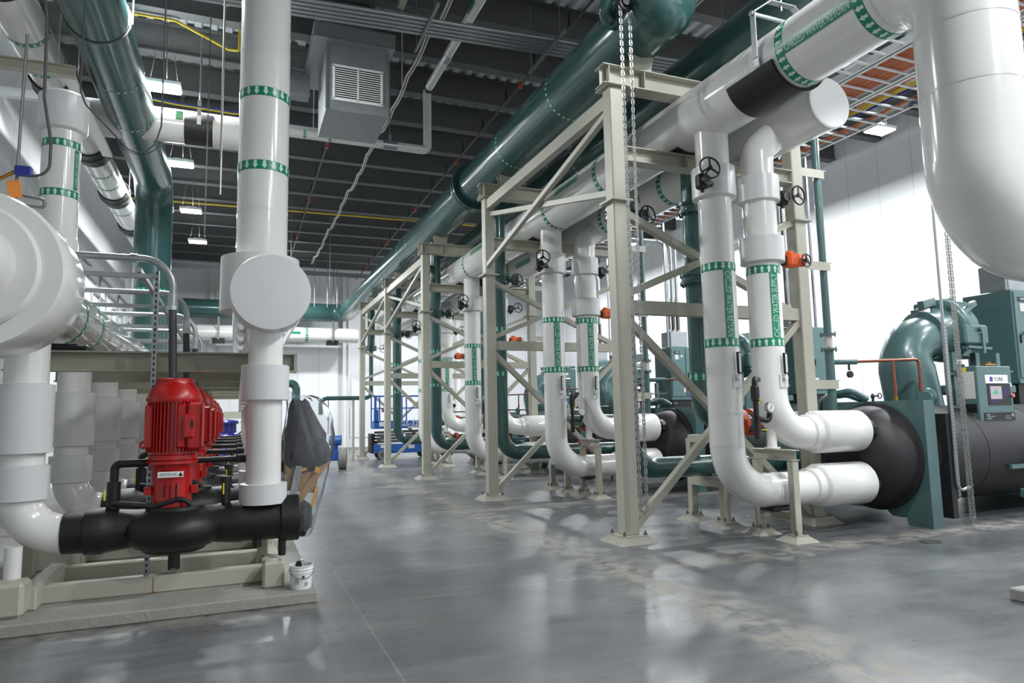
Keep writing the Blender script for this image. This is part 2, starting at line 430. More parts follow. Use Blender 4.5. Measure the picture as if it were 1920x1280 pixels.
        if parent is not None: o.parent = parent
        else: o.location = off
        return o

def root_loc(o):
    p = V((0, 0, 0))
    while o is not None:
        p += o.location; o = o.parent
    return p

def tag(o, label, cat, group=None, kind=None):
    o['label'] = label; o['category'] = cat
    if group: o['group'] = group
    if kind: o['kind'] = kind
    return o
def thing(name, label, cat, loc, group=None):
    o = bpy.data.objects.new(name, None); COL.objects.link(o)
    o.location = loc; o.empty_display_size = 0.2
    return tag(o, label, cat, group)
def struct(name, mb, m, loc=None):
    o = mb.build(name, m, None, loc); o['kind'] = 'structure'
    return o
CHILD = {}
def copy_tree(o, shift, label=None, top=True, parent=None):
    c = o.copy(); COL.objects.link(c)
    if parent is not None: c.parent = parent
    if top:
        c.location = V(o.location) + V(shift)
        if label: c['label'] = label
    for ch in list(o.children): copy_tree(ch, None, None, False, c)
    return c
ORD = ['nearest', 'second nearest', 'third nearest', 'fourth nearest', 'fifth nearest', 'sixth nearest']

_fc = {}
def text_mesh(body, bold=False):
    key = body
    if key not in _fc:
        cu = bpy.data.curves.new('lettering', 'FONT'); cu.body = body; cu.size = 1.0; cu.resolution_u = 2
        if bold: cu.offset = 0.0
        ob = bpy.data.objects.new('lettering', cu); COL.objects.link(ob)
        dg = bpy.context.evaluated_depsgraph_get(); dg.update()
        me = bpy.data.meshes.new_from_object(ob.evaluated_get(dg))
        vs = [tuple(p.co) for p in me.vertices]; fs = [tuple(p.vertices) for p in me.polygons]
        bpy.data.objects.remove(ob); bpy.data.curves.remove(cu); bpy.data.meshes.remove(me)
        x0 = min(p[0] for p in vs); x1 = max(p[0] for p in vs); y0 = min(p[1] for p in vs); y1 = max(p[1] for p in vs)
        _fc[key] = ([((p[0] - x0) / (x1 - x0), (p[1] - y0) / (y1 - y0)) for p in vs], fs)
    return _fc[key]

def flat_text(mb, body, c, u, t, wd, ht, bold=True):
    """lettering centred on c, reading along u with its tops towards t, raised a hair"""
    vs, fs = text_mesh(body, bold); u, t, c = V(u), V(t), V(c)
    mb.add([c + u * ((x - 0.5) * wd) + t * ((y - 0.5) * ht) for x, y in vs], fs)
    return mb

def curved_text(mb, body, a0, u, R, d, wd, ht, strip=None, mi=(0, 1), lift=0.003):
    """lettering on a pipe. a0: axis point at the label centre, u: reading direction, d: outward direction"""
    u, d, a0 = V(u).normalized(), V(d).normalized(), V(a0); t = d.cross(u)
    def P(x, y, r): 
        f = y / R
        return a0 + u * x + (d * math.cos(f) + t * math.sin(f)) * r
    if strip:
        k = 6; mb.mat(mi[0]); L_, H_ = strip
        vs = []
        for rr in (R + lift, R - 0.004):
            vs += [P(x, -H_ / 2 + H_ * j / k, rr) for x in (-L_ / 2, L_ / 2) for j in range(k + 1)]
        n = k + 1
        fs = [(j, j + 1, n + j + 1, n + j) for j in range(k)]
        mb.add(vs, fs)
    mb.mat(mi[1]); vs, fs = text_mesh(body, True)
    mb.add([P((x - 0.5) * wd, (y - 0.5) * ht, R + lift + 0.0025) for x, y in vs], fs)
    return mb

def flow_band(parent, c, axis, R, wd, sign=1, n=14, mats=None, back=True, name='flow_band', lift=0.003, fill=0.86):
    """label band around a pipe with arrows along the axis"""
    mb = MB(); d, u, w2 = basis(axis); c = V(c)
    k = 40
    if back:
        mb.mat(0)
        vs = []
        for rr, tt in ((R - 0.003, -1), (R + lift, -1), (R + lift, 1), (R - 0.003, 1)):
            vs += [c + d * (tt * wd / 2) + (u * math.cos(2 * math.pi * j / k) + w2 * math.sin(2 * math.pi * j / k)) * rr for j in range(k)]
        mb.add(vs, [(i * k + j, i * k + (j + 1) % k, (i + 1) * k + (j + 1) % k, (i + 1) * k + j) for i in range(3) for j in range(k)])
    mb.mat(1)
    L = wd * fill / 2; hw = math.pi / n * 0.66; sw = hw * 0.5
    for a in range(n):
        f = 2 * math.pi * a / n
        def P(ang, t): 
            g = f + ang
            return c + d * (t * sign) + (u * math.cos(g) + w2 * math.sin(g)) * (R + lift + 0.003)
        for sgn in (1, -1):
            q = [P(0, L), P(sgn * hw, 0.0 * L), P(sgn * sw, 0.0 * L), P(sgn * sw, -L), P(0, -L)]
            mb.add(q, [(0, 1, 2, 3, 4)])
    return mb.build(name, mats or [M['band'], M['ink']], parent, sharp=60)

def handwheel(parent, c, axis, R, hub_to, name='handwheel', m='black', r=0.012):
    mb = MB(); d, u, w2 = basis(axis); c = V(c)
    mb.ring(c, axis, R, r, 28, 8)
    for k in range(3):
        a = 2 * math.pi * k / 3 + 0.5
        mb.bar(c, c + (u * math.cos(a) + w2 * math.sin(a)) * R, 0.022, 0.014, axis)
    mb.cyl(c - d * 0.02, c + d * 0.02, 0.026, n=12)
    mb.cyl(c, hub_to, 0.011, n=8)
    return mb.build(name, M[m], parent)

def chain(parent_label, cat, p_top, p_bot, gap_dir, gap0, gap1, link=0.038, group=None, name='pull_chain', m='chrome', sag=0.05):
    """closed loop of chain: down one side, up the other"""
    mb = MB(); a, b, g = V(p_top), V(p_bot), V(gap_dir).normalized()
    pts = [a - g * gap0 / 2 + (b - a) * (i / 40.0) + g * (gap0 - gap1) / 2 * (i / 40.0) for i in range(41)]
    pts2 = [a + g * gap0 / 2 + (b - a) * (i / 40.0) - g * (gap0 - gap1) / 2 * (i / 40.0) for i in range(41)]
    path = pts + [b + V((0, 0, -sag))] + list(reversed(pts2))
    # walk the path
    d = 0.0; i = 0; out = []
    seglen = [(path[k + 1] - path[k]).length for k in range(len(path) - 1)]
    total = sum(seglen); n = int(total / (link * 0.74)); acc = 0; k = 0; flip = 0
    for q in range(n):
        t = q * total / n
        while k < len(seglen) - 1 and acc + seglen[k] < t: acc += seglen[k]; k += 1
        e = (path[k + 1] - path[k]).normalized(); p = path[k] + e * (t - acc)
        _, u, w2 = basis(e); s = u if flip else w2; flip = 1 - flip; nn = w2 if flip else u
        h = link * 0.30; wv = link * 0.26; r = link * 0.105
        loop = []
        for z in range(10):
            f = 2 * math.pi * z / 10
            loop.append(p + e * (math.sin(f) * wv + (h if math.sin(f) > 0.01 else (-h if math.sin(f) < -0.01 else 0))) + s * math.cos(f) * wv)
        vs = []
        cen = p
        for z in range(10):
            o = (loop[z] - cen).normalized()
            for y in range(4):
                f = math.pi / 4 + math.pi / 2 * y
                vs.append(loop[z] + (o * math.cos(f) + nn * math.sin(f)) * r)
        mb.add(vs, [(z * 4 + y, z * 4 + (y + 1) % 4, ((z + 1) % 10) * 4 + (y + 1) % 4, ((z + 1) % 10) * 4 + y) for z in range(10) for y in range(4)])
    o = mb.build(name, M[m], None, loc=p_top)
    return tag(o, parent_label, cat, group)

def single(name, label, cat, mb, m, loc, group=None, kind=None, sharp=35):
    o = mb.build(name, m, None, loc, sharp); return tag(o, label, cat, group, kind)

def strut(mb, p0, p1, w=0.042, up=(0, 0, 1), holes=True, face=None):
    """slotted channel: material 0 metal, 1 dark slots"""
    p0, p1 = V(p0), V(p1); mb.mat(0); mb.bar(p0, p1, w, w, up)
    if holes:
        d = (p1 - p0).normalized(); L = (p1 - p0).length; f = V(face).normalized(); mb.mat(1)
        n = int(L / 0.052)
        for i in range(n):
            c = p0 + d * (i + 0.5) * (L / n) + f * (w / 2 + 0.001)
            mb.bar(c - d * 0.014, c + d * 0.014, 0.015, 0.003, f)
        mb.mat(0)
    return mb

# ================================================================== the room
XL, XR, YF, YB, ZD = -4.3, 17.05, -7.0, 36.4, 9.87
struct('floor', MB().box(((XL + XR) / 2, (YF + YB) / 2, -0.1), (XR - XL + 0.6, YB - YF + 0.6, 0.2)), M['floor'])
struct('wall_back', MB().box(((XL + XR) / 2, YB + 0.1, 5.0), (XR - XL + 0.4, 0.2, 10.0)), M['wall'])
struct('wall_front', MB().box(((XL + XR) / 2, YF - 0.1, 5.0), (XR - XL + 0.4, 0.2, 10.0)), M['wall'])
struct('wall_left', MB().box((XL - 0.1, (YF + YB) / 2, 5.0), (0.2, YB - YF, 10.0)), M['wall'])
struct('wall_right', MB().box((XR + 0.1, (YF + YB) / 2, 5.0), (0.2, YB - YF, 10.0)), M['wall'])
def deck():
    mb = MB(); p = 0.30; n = int((XR - XL) / p) + 1; h = 0.075
    prof = []
    for i in range(n):
        x = XL + i * p
        prof += [(x, 0), (x + 0.13, 0), (x + 0.16, h), (x + 0.27, h)]
    prof.append((XR, 0))
    vs = []
    for y in (YF, YB): vs += [V((x, y, ZD + z)) for x, z in prof]
    k = len(prof)
    mb.add(vs, [(i, i + 1, k + i + 1, k + i) for i in range(k - 1)])
    mb.box(((XL + XR) / 2, (YF + YB) / 2, ZD + 0.2), (XR - XL + 0.4, YB - YF + 0.4, 0.1))
    return mb
struct('ceiling', deck(), M['deck'])
by = [15.15 + 1.66 * i for i in range(-13, 13)]
for y in by:
    if YF + 0.2 < y < YB - 0.2:
        struct('ceiling_beam', MB().ibeam((XL, y, 9.2 + 0.335), (XR, y, 9.2 + 0.335), 0.67, 0.26, 0.025, 0.02), M['beam'])
struct('trim_1', MB().box((XR - 0.06, (YF + YB) / 2, 9.16), (0.12, YB - YF, 0.07)), M['deck'])
struct('trim_2', MB().box((XL + 0.06, (YF + YB) / 2, 9.16), (0.12, YB - YF, 0.07)), M['deck'])
struct('baseboard_back', MB().box(((XL + XR) / 2, YB - 0.12, 0.05), (XR - XL, 0.24, 0.1)), M['pad'])
for i, x in enumerate((-1.2, 5.2, 11.4)):
    struct('wall_column', MB().ibeam((x, YB - 0.16, 0), (x, YB - 0.16, 9.2), 0.3, 0.3, 0.02, 0.02) if False else
           MB().box((x - 0.14, YB - 0.16, 4.6), (0.02, 0.3, 9.2)).box((x + 0.14, YB - 0.16, 4.6), (0.02, 0.3, 9.2)).box((x, YB - 0.16, 4.6), (0.28, 0.02, 9.2)), M['white'])
struct('door_1', MB().box((5.95, YB - 0.02, 1.35), (0.95, 0.05, 1.5)), M['wall'])
# concrete pad under the pump row
struct('pump_pad', MB().rbox((-1.25, 13.17, 0.05), (3.88, 13.6, 0.1), 0.012), M['pad'])

# ================================================================== lamps
def lamp(x, y, label, group, z=8.0):
    t = thing('high_bay_lamp', label, 'ceiling lamp', (x, y, z), group)
    MB().rbox((x, y, z + 0.05), (0.62, 0.42, 0.08), 0.015).box((x, y, z + 0.12), (0.3, 0.14, 0.06)).build('housing', M['white'], t)
    MB().box((x, y, z - 0.002), (0.56, 0.36, 0.02)).build('lens', M['lens'], t)
    mb = MB()
    for sx in (-0.25, 0.25): mb.cyl((x + sx, y, z + 0.09), (x, y, z + 1.87), 0.006, n=6)
    mb.cyl((x + 0.05, y, z + 0.14), (x, y, z + 1.8), 0.01, n=6); mb.box((x, y, z + 1.82), (0.12, 0.12, 0.1))
    mb.build('hanger', M['rod'], t)
    ld = bpy.data.lights.new('high_bay_light', 'AREA'); ld.shape = 'RECTANGLE'; ld.size = 0.56; ld.size_y = 0.36
    ld.energy = LAMP_POWER; ld.color = (0.93, 0.97, 1.0)
    lo = bpy.data.objects.new('high_bay_light', ld); COL.objects.link(lo); lo.parent = t; lo.location = (0, 0, -0.03)
    # the housing is vented: a little light spills upwards
    lu = bpy.data.lights.new('high_bay_uplight', 'AREA'); lu.shape = 'RECTANGLE'; lu.size = 0.5; lu.size_y = 0.3
    lu.energy = LAMP_POWER * 0.045; lu.color = (0.93, 0.97, 1.0)
    lo = bpy.data.objects.new('high_bay_uplight', lu); COL.objects.link(lo); lo.parent = t; lo.location = (0, 0, 0.2); lo.rotation_euler = (math.pi, 0, 0)
for x, ys in LAMP_ROWS:
    side = 'left aisle' if x < 0 else 'right wall'
    for i, y in enumerate(ys):
        nm = ['nearest', 'second', 'farthest'][i if x < 0 else i * 2]
        lamp(x, y, f'{nm} glowing white high bay lamp hanging along the {side}', 'high bay lamps')
for x, ys in LAMP_MORE:
    for y in ys:
        lamp(x, y, 'white high bay ceiling lamp hidden outside the view', 'high bay lamps')

# ================================================================== pipe rack
PITCH = 4.92
FX0, FX1, FY0 = 4.57, 7.62, 7.55
def grout_pad(mb, x, y, a, h=0.075, b=0.10):
    o, i = a + b, a + 0.02
    vs = [V((x + sx * o, y + sy * o, 0)) for sx, sy in ((-1, -1), (1, -1), (1, 1), (-1, 1))] + [V((x + sx * i, y + sy * i, h)) for sx, sy in ((-1, -1), (1, -1), (1, 1), (-1, 1))]
    return mb.add(vs, [(3, 2, 1, 0), (4, 5, 6, 7), (0, 1, 5, 4), (1, 2, 6, 5), (2, 3, 7, 6), (3, 0, 4, 7)])
def base(parent, x, y, a, h=0.075):
    grout_pad(MB(), x, y, a, h).build('grout_pad', M['grout'], parent)
    mb = MB().box((x, y, h + 0.01), (2 * a + 0.02, 2 * a + 0.02, 0.02))
    mb.build('base_plate', M['steel'], parent)
    mb = MB()
    for sx in (-1, 1):
        for sy in (-1, 1):
            mb.cyl((x + sx * (a - 0.02), y + sy * (a - 0.02), h), (x + sx * (a - 0.02), y + sy * (a - 0.02), h + 0.075), 0.012, n=8)
            mb.cyl((x + sx * (a - 0.02), y + sy * (a - 0.02), h + 0.02), (x + sx * (a - 0.02), y + sy * (a - 0.02), h + 0.045), 0.022, n=6)
    mb.build('anchor_bolts', M['rod'], parent)
def rack_frame():
    t = thing('pipe_rack_frame', 'nearest cream steel pipe rack frame with tall columns and crossed braces', 'steel frame', (FX0, FY0, 0), 'steel frames of the pipe rack')
    y = FY0; ht = 5.925
    for x in (FX0, FX1):
        mb = MB().rbox((x, y, (0.09 + ht - 0.02) / 2), (0.2, 0.2, ht - 0.11), 0.012)
        c = mb.build('column', M['steel'], t)
        MB().box((x, y, ht - 0.011), (0.32, 0.34, 0.02)).build('cap_plate', M['steel'], t)
        MB().box((x, y, 4.35), (0.32, 0.34, 0.024)).build('splice_plate', M['steel'], t)
        base(t, x, y, 0.17)
    mb = MB().ibeam((4.38, y, 6.0625), (7.9, y, 6.0625), 0.275, 0.24, 0.016, 0.012)
    for x in (4.47, 5.02, 6.4, 7.6): mb.box((x, y, 6.0625), (0.012, 0.22, 0.24))
    mb.build('top_beam', M['steel'], t)
    mb = MB().ibeam((FX0 + 0.1, y, 5.007), (FX1 - 0.1, y, 5.007), 0.2, 0.2, 0.014, 0.01)
    for x in (5.67, 6.85): mb.box((x, y, 5.007), (0.012, 0.18, 0.17))
    mb.build('lower_beam', M['steel'], t)
    MB().bar((FX0 + 0.1, y, 2.96), (FX1 - 0.1, y, 2.96), 0.13, 0.175).build('middle_strut', M['steel'], t)
    a, b = FX0 + 0.09, FX1 - 0.09
    MB().bar((a, y - 0.0, 4.22), (b, y, 2.95), 0.09, 0.11, (0, 1, 0)).build('diagonal_brace', M['steel'], t)
    MB().bar((a, y - 0.0, 3.13), (b, y, 4.33), 0.09, 0.11, (0, 1, 0)).build('diagonal_brace', M['steel'], t)
    MB().bar((a, y - 0.0, 2.80), (b, y, 0.15), 0.09, 0.10, (0, 1, 0)).build('diagonal_brace', M['steel'], t)
    MB().bar((a, y - 0.0, 0.17), (b, y, 2.86), 0.09, 0.10, (0, 1, 0)).build('diagonal_brace', M['steel'], t)
    for z in (5.15, 3.72, 1.95):
        mb = MB().bar((FX1 + 0.1, y + 0.05, z + 0.06), (FX1 + 0.66, y + 0.05, z + 0.06), 0.12, 0.012).bar((FX1 + 0.1, y - 0.005, z), (FX1 + 0.62, y - 0.005, z), 0.012, 0.13)
        mb.build('pipe_bracket', M['steel'], t)
    # saddle blocks under the two green mains
    for x, zc, R in ((5.0, 6.86, 0.46), (6.4, 6.66, 0.38)):
        b0 = zc - R
        mb = MB()
        for sy in (-0.07, 0.07):
            mb.prism([(x - 0.15, y + sy, 6.2), (x + 0.15, y + sy, 6.2), (x + 0.2, y + sy, b0 + 0.04), (x, y + sy, b0), (x - 0.2, y + sy, b0 + 0.04)], (0, 0.012, 0))
        mb.box((x, y, 6.206), (0.34, 0.2, 0.012))
        mb.build('pipe_saddle', M['steel'], t)
    for x, R in ((5.67, 0.38), (6.85, 0.33)):
        mb = MB(); zc = 5.107 + R + 0.01
        arc = [(x + (R + 0.004) * math.sin(a), zc - (R + 0.004) * math.cos(a)) for a in [R_(-32 + 8 * i) for i in range(9)]]
        arc2 = [(x + (R + 0.035) * math.sin(a), zc - (R + 0.035) * math.cos(a)) for a in [R_(32 - 8 * i) for i in range(9)]]
        mb.prism([(p[0], y - 0.16, max(p[1], 5.108)) for p in arc] + [(p[0], y - 0.16, max(p[1] - 0.0, 5.108)) for p in arc2], (0, 0.32, 0))
        mb.build('pipe_pad', M['rubber'], t)
    return t
frame = rack_frame()
frames = [frame]
for k in range(1, 5):
    frames.append(copy_tree(frame, (0, PITCH * k, 0), f'{ORD[k]} cream steel pipe rack frame with columns and crossed braces'))
for a, b, nm in ((0, 1, 'between the two nearest columns'), (2, 3, 'between the third and fourth columns'), (3, 4, 'between the two farthest columns')):
    y0, y1 = FY0 + PITCH * a + 0.1, FY0 + PITCH * b - 0.1
    single('tie_beam', f'long cream tie beam running {nm} of the rack', 'steel beam', MB().bar((FX0, y0, 5.77), (FX0, y1, 5.77), 0.12, 0.19), M['steel'], (FX0, y0, 5.77), 'tie beams of the rack')
    single('cross_brace', f'thin cream brace falling away from the viewer, {nm}', 'steel brace', MB().bar((FX0 - 0.045, y0, 5.58), (FX0 - 0.045, y1, 4.54), 0.08, 0.08), M['steel'], (FX0, y0, 5.58), 'slanted braces of the rack')
    single('cross_brace', f'thin cream brace rising away from the viewer, {nm}', 'steel brace', MB().bar((FX0 + 0.045, y0, 4.52), (FX0 + 0.045, y1, 5.58), 0.08, 0.08), M['steel'], (FX0, y0, 4.52), 'slanted braces of the rack')

# ================================================================== mains on the rack
def end_cap(mb, c, axis, R):
    d = V(axis).normalized()
    mb.lathe([(R + 0.004, -0.05), (R + 0.006, 0.0), (R - 0.01, 0.012), (0.0, 0.02)], c, axis, 40)
# chilled water return: along the rack, down at the near end and away to the right
t = thing('chilled_water_return_main', 'big white chilled water return main along rack, turning down at upper right', 'pipe', (5.67, 7, 5.5))
pts = bend([(5.67, 29.4, 5.5), (5.67, 3.62, 5.5), (5.67, 3.62, 3.02), (10.5, 3.62, 3.02)], [0.62, 0.62], 10)
MB().tube(pts, 0.38, 40).build('pipe', M['pvc'], t)
mb = MB()
for p, q in (((5.67, 3.62, 4.75), (0, 0, 1)), ((5.67, 3.62, 4.2), (0, 0, 1)), ((5.67, 5.82, 5.5), (0, 1, 0)), ((5.67, 7.2, 5.5), (0, 1, 0)), ((5.67, 4.22, 5.5), (0, 1, 0))):
    d = V(q); mb.tube([V(p) - d * 0.012, V(p) + d * 0.012], 0.3825, 40, False)
mb.build('jacket_seams', M['pvc2'], t)
for y in (5.32, 4.34, 9.42, 11.45, 14.3, 16.4, 19.2, 21.3):
    flow_band(t, (5.67, y, 5.5), (0, -1, 0), 0.38, 0.11, -1, 26)
d1 = V((-0.93, 0, -0.37)).normalized()
for y in (4.83, 10.45, 15.35, 20.25):
    curved_text(MB(), 'CHILLED WATER RETURN', (5.67, y, 5.5), (0, -1, 0), 0.38, (-0.97, 0, -0.23) if y < 6 else (-0.95, 0, 0.3), 0.82, 0.085, (0.88, 0.125)).build('label_strip', [M['band'], M['ink']], t)
mb = MB()
a0, a1 = -1.25, 1.25
prof = []
for i in range(17):
    a = a0 + (a1 - a0) * i / 16
    prof.append((math.sin(a), -math.cos(a)))
vs = [V((5.67 + 0.386 * p[0], y, 5.5 + 0.386 * p[1])) for y in (5.42, 6.15) for p in prof] + [V((5.67 + 0.42 * p[0], y, 5.5 + 0.42 * p[1])) for y in (5.42, 6.15) for p in prof]
n = 17
fs = []
for i in range(n - 1):
    fs += [(2 * n + i, 2 * n + i + 1, 3 * n + i + 1, 3 * n + i), (i, n + i, n + i + 1, i + 1), (i, i + 1, 2 * n + i + 1, 2 * n + i), (n + i, 3 * n + i, 3 * n + i + 1, n + i + 1)]
fs += [(0, 2 * n, 3 * n, n), (n - 1, 2 * n - 1, 4 * n - 1, 3 * n - 1)]
mb.add(vs, fs).build('saddle_shield', M['black'], t)
t = thing('clevis_hanger', 'grey steel clevis hanger holding up the near white return main', 'pipe hanger', (5.67, 5.62, 6.3))
mb = MB(); arc = [(5.67 + 0.41 * math.sin(a), 5.62, 5.5 - 0.41 * math.cos(a)) for a in [math.pi * (-0.5 + i / 24.0) for i in range(25)]]
for i in range(24): mb.bar(arc[i], arc[i + 1], 0.075, 0.012, (0, 1, 0)) if False else mb.bar(arc[i], arc[i + 1], 0.012, 0.075, (0, 1, 0))
for sx in (-1, 1): mb.bar((5.67 + sx * 0.42, 5.62, 5.48), (5.67 + sx * 0.42, 5.62, 6.03), 0.012, 0.075, (0, 1, 0))
mb.build('strap', M['galv2'], t)
mb = MB().bar((5.25, 5.62, 6.0), (6.09, 5.62, 6.0), 0.03, 0.03)
mb.bar((5.25, 5.62, 6.02), (5.5, 5.62, 6.2), 0.012, 0.075, (0, 1, 0)).bar((6.09, 5.62, 6.02), (5.84, 5.62, 6.2), 0.012, 0.075, (0, 1, 0)).bar((5.48, 5.62, 6.2), (5.86, 5.62, 6.2), 0.075, 0.012)
for sx in (-1, 1): mb.cyl((5.67 + sx * 0.45, 5.62, 6.0), (5.67 + sx * 0.40, 5.62, 6.0), 0.03, n=8)
mb.build('yoke', M['galv2'], t)
MB().cyl((5.67, 5.62, 6.12), (5.67, 5.62, 9.2), 0.014, n=8).build('rod', M['rod'], t)

t = thing('chilled_water_supply_main', 'big white chilled water supply main with flat capped near end', 'pipe', (6.85, 6.1, 5.43))
mb = MB().tube([(6.85, 6.1, 5.43), (6.85, 29.4, 5.43)], 0.325, 40)
mb.build('pipe', M['pvc'], t)
mb = MB(); end_cap(mb, (6.85, 6.1, 5.43), (0, -1, 0), 0.325); mb.build('end_cap', M['pvc2'], t)
for y in (9.42, 11.45, 14.3, 16.4): flow_band(t, (6.85, y, 5.43), (0, 1, 0), 0.325, 0.11, 1, 22)
for y in (10.45, 15.35):
    curved_text(MB(), 'CHILLED WATER SUPPLY', (6.85, y, 5.43), (0, -1, 0), 0.325, (-0.9, 0, -0.2), 0.82, 0.085, (0.88, 0.12)).build('label_strip', [M['band'], M['ink']], t)

def green_main(X, Z, R, y0, label, name, cap, turn, bands):
    t = thing(name, label, 'pipe', (X, y0, Z))
    pts = [(X, y0, Z)] + ([(X, 34.7, Z), (-2.6, 34.7, Z)] if turn else [(X, 30.5, Z)])
    mb = MB().tube(bend(pts, 0.75, 9), R, 40)
    if cap:
        mb.lathe([(R, 0.0), (R * 0.985, 0.09), (R * 0.93, 0.19), (R * 0.82, 0.28), (R * 0.64, 0.355), (R * 0.4, 0.4), (0.0, 0.42)], (X, y0, Z), (0, -1, 0), 40)
    mb.build('pipe', M['green'], t)
    for y in bands: flow_band(t, (X, y, Z), (0, 1, 0), R, 0.085, 1, 30, [M['green'], M['mint']], False)
    return t
t = green_main(5.0, 6.86, 0.45, 7.0, 'dark green condenser water main with domed near end on rack top', 'condenser_water_main', True, True, (9.58, 11.9, 19.7, 20.9, 25.9, 26.9, 31.2))
mb = MB()
for y in (14.42, 14.56):
    mb.cyl((5.0, y - 0.05, 6.86), (5.0, y + 0.05, 6.86), 0.56, n=40)
for i in range(20):
    a = 2 * math.pi * i / 20
    mb.cyl((5.0 + 0.51 * math.cos(a), 14.32, 6.86 + 0.51 * math.sin(a)), (5.0 + 0.51 * math.cos(a), 14.66, 6.86 + 0.51 * math.sin(a)), 0.022, n=6)
mb.build('bolted_flange', M['green'], t)
for y in (10.7, 20.3, 26.4):
    mb = MB(); curved_text(mb, 'CONDENSER WATER SUPPLY', (5.0, y, 6.86), (0, -1, 0), 0.45, (-0.86, 0, 0.5), 1.35, 0.085, (1.42, 0.11), lift=0.001)
    mb.build('label_strip', [M['green'], M['mint']], t)
# vent branch near the domed end
mb = MB().tube(bend([(4.75, 7.4, 6.80), (4.38, 7.4, 6.80), (4.46, 7.05, 7.6)], 0.10), 0.085, 16)
for p, q in (((4.60, 7.4, 6.80), (4.56, 7.4, 6.80)), ((4.55, 7.4, 6.80), (4.51, 7.4, 6.80))): mb.cyl(p, q, 0.13, n=20)
mb.build('vent_branch', M['green'], t)
green_main(6.4, 6.66, 0.38, 4.5, 'dark green condenser return main behind the domed one on rack top', 'condenser_water_main', False, False, (9.52, 11.62, 19.7, 20.9))

# ================================================================== risers
def band_pair(t, x, y, R, zs, sign, n, mats=None, back=True):
    for z in zs: flow_band(t, (x, y, z), (0, 0, -1), R, 0.105, sign, n, mats, back)
def thermometer(t, x, y, R):
    """dial stick thermometer standing off the front of the jacket, at the label side"""
    dx = 0.03
    yy = y - R - 0.05
    MB().rbox((x + dx, yy, 2.18), (0.055, 0.035, 0.27), 0.008).build('thermometer_case', M['blackpaint'], t)
    mb = MB().box((x + dx, yy - 0.019, 2.18), (0.03, 0.006, 0.235))
    mb.build('thermometer_scale', M['dial'], t)
    mb = MB().box((x + dx, y - R - 0.004, 1.96), (0.13, 0.02, 0.16)).cyl((x + dx, y - R, 2.0), (x + dx, yy - 0.01, 2.0), 0.03, n=16).cyl((x + dx, yy, 2.0), (x + dx, yy, 2.05), 0.014, n=8)
    mb.build('thermometer_well', M['pvc2'], t)
def gear_box(mb, c, s=1.0):
    mb.rbox(c, (0.15 * s, 0.14 * s, 0.19 * s), 0.03 * s); mb.cyl(V(c) + V((0, -0.07 * s, 0)), V(c) + V((0, -0.1 * s, 0)), 0.062 * s, n=16)
    mb.cyl(V(c) + V((0, 0, -0.09 * s)), V(c) + V((0, 0, -0.13 * s)), 0.03 * s, n=10)

def return_riser():
    x, y, R = 5.67, 6.95, 0.212
    t = thing('chilled_water_return_riser', 'nearest white return riser with black handwheel, bending to chiller at floor', 'pipe', (x, y, 0.6), 'white return risers')
    MB().tube(bend([(x, y, 5.35), (x, y, 0.59), (7.2, y, 0.59)], 0.56, 9), R, 36).build('pipe', M['pvc'], t)
    MB().lathe([(R, -0.02), (0.276, -0.0), (0.276, 0.39), (R + 0.005, 0.41)], (x, y, 4.32), n=36).build('valve_collar', M['pvc2'], t)
    MB().lathe([(R, -0.16), (R + 0.022, -0.14), (R + 0.022, -0.03), (0.268, 0.0), (0.28, 0.02), (0.28, 0.8), (0.26, 0.83), (0.10, 0.84)], (7.07, y, 0.60), (1, 0, 0), 36).build('end_jacket', M['pvc'], t)
    mb = MB()
    for q in ((x, y, 1.55, 'z'), (x, y, 1.15, 'z')): mb.tube([(x, y, q[2]), (x, y, q[2] + 0.02)], R + 0.0025, 36, False)
    mb.tube([(6.3, y, 0.59), (6.42, y, 0.59)], R + 0.004, 36, False)
    mb.build('jacket_seams', M['pvc2'], t)
    band_pair(t, x, y, R, (3.40, 2.44), 1, 16)
    curved_text(MB(), 'CHILLED WATER RETURN', (x, y, 2.92), (0, 0, -1), R, (-0.12, -1, 0), 0.82, 0.08, (0.86, 0.118)).build('label_strip', [M['band'], M['ink']], t)
    thermometer(t, x + 0.0, y, R)
    mb = MB(); gear_box(mb, (5.28, 6.68, 4.42)); mb.cyl((5.36, 6.72, 4.42), (5.55, 6.8, 4.45), 0.04, n=12)
    g = mb.build('gear_operator', M['black'], t)
    handwheel(g, (5.29, 6.53, 4.55), (-0.12, -1, 0.1), 0.135, (5.28, 6.66, 4.46))
    return t
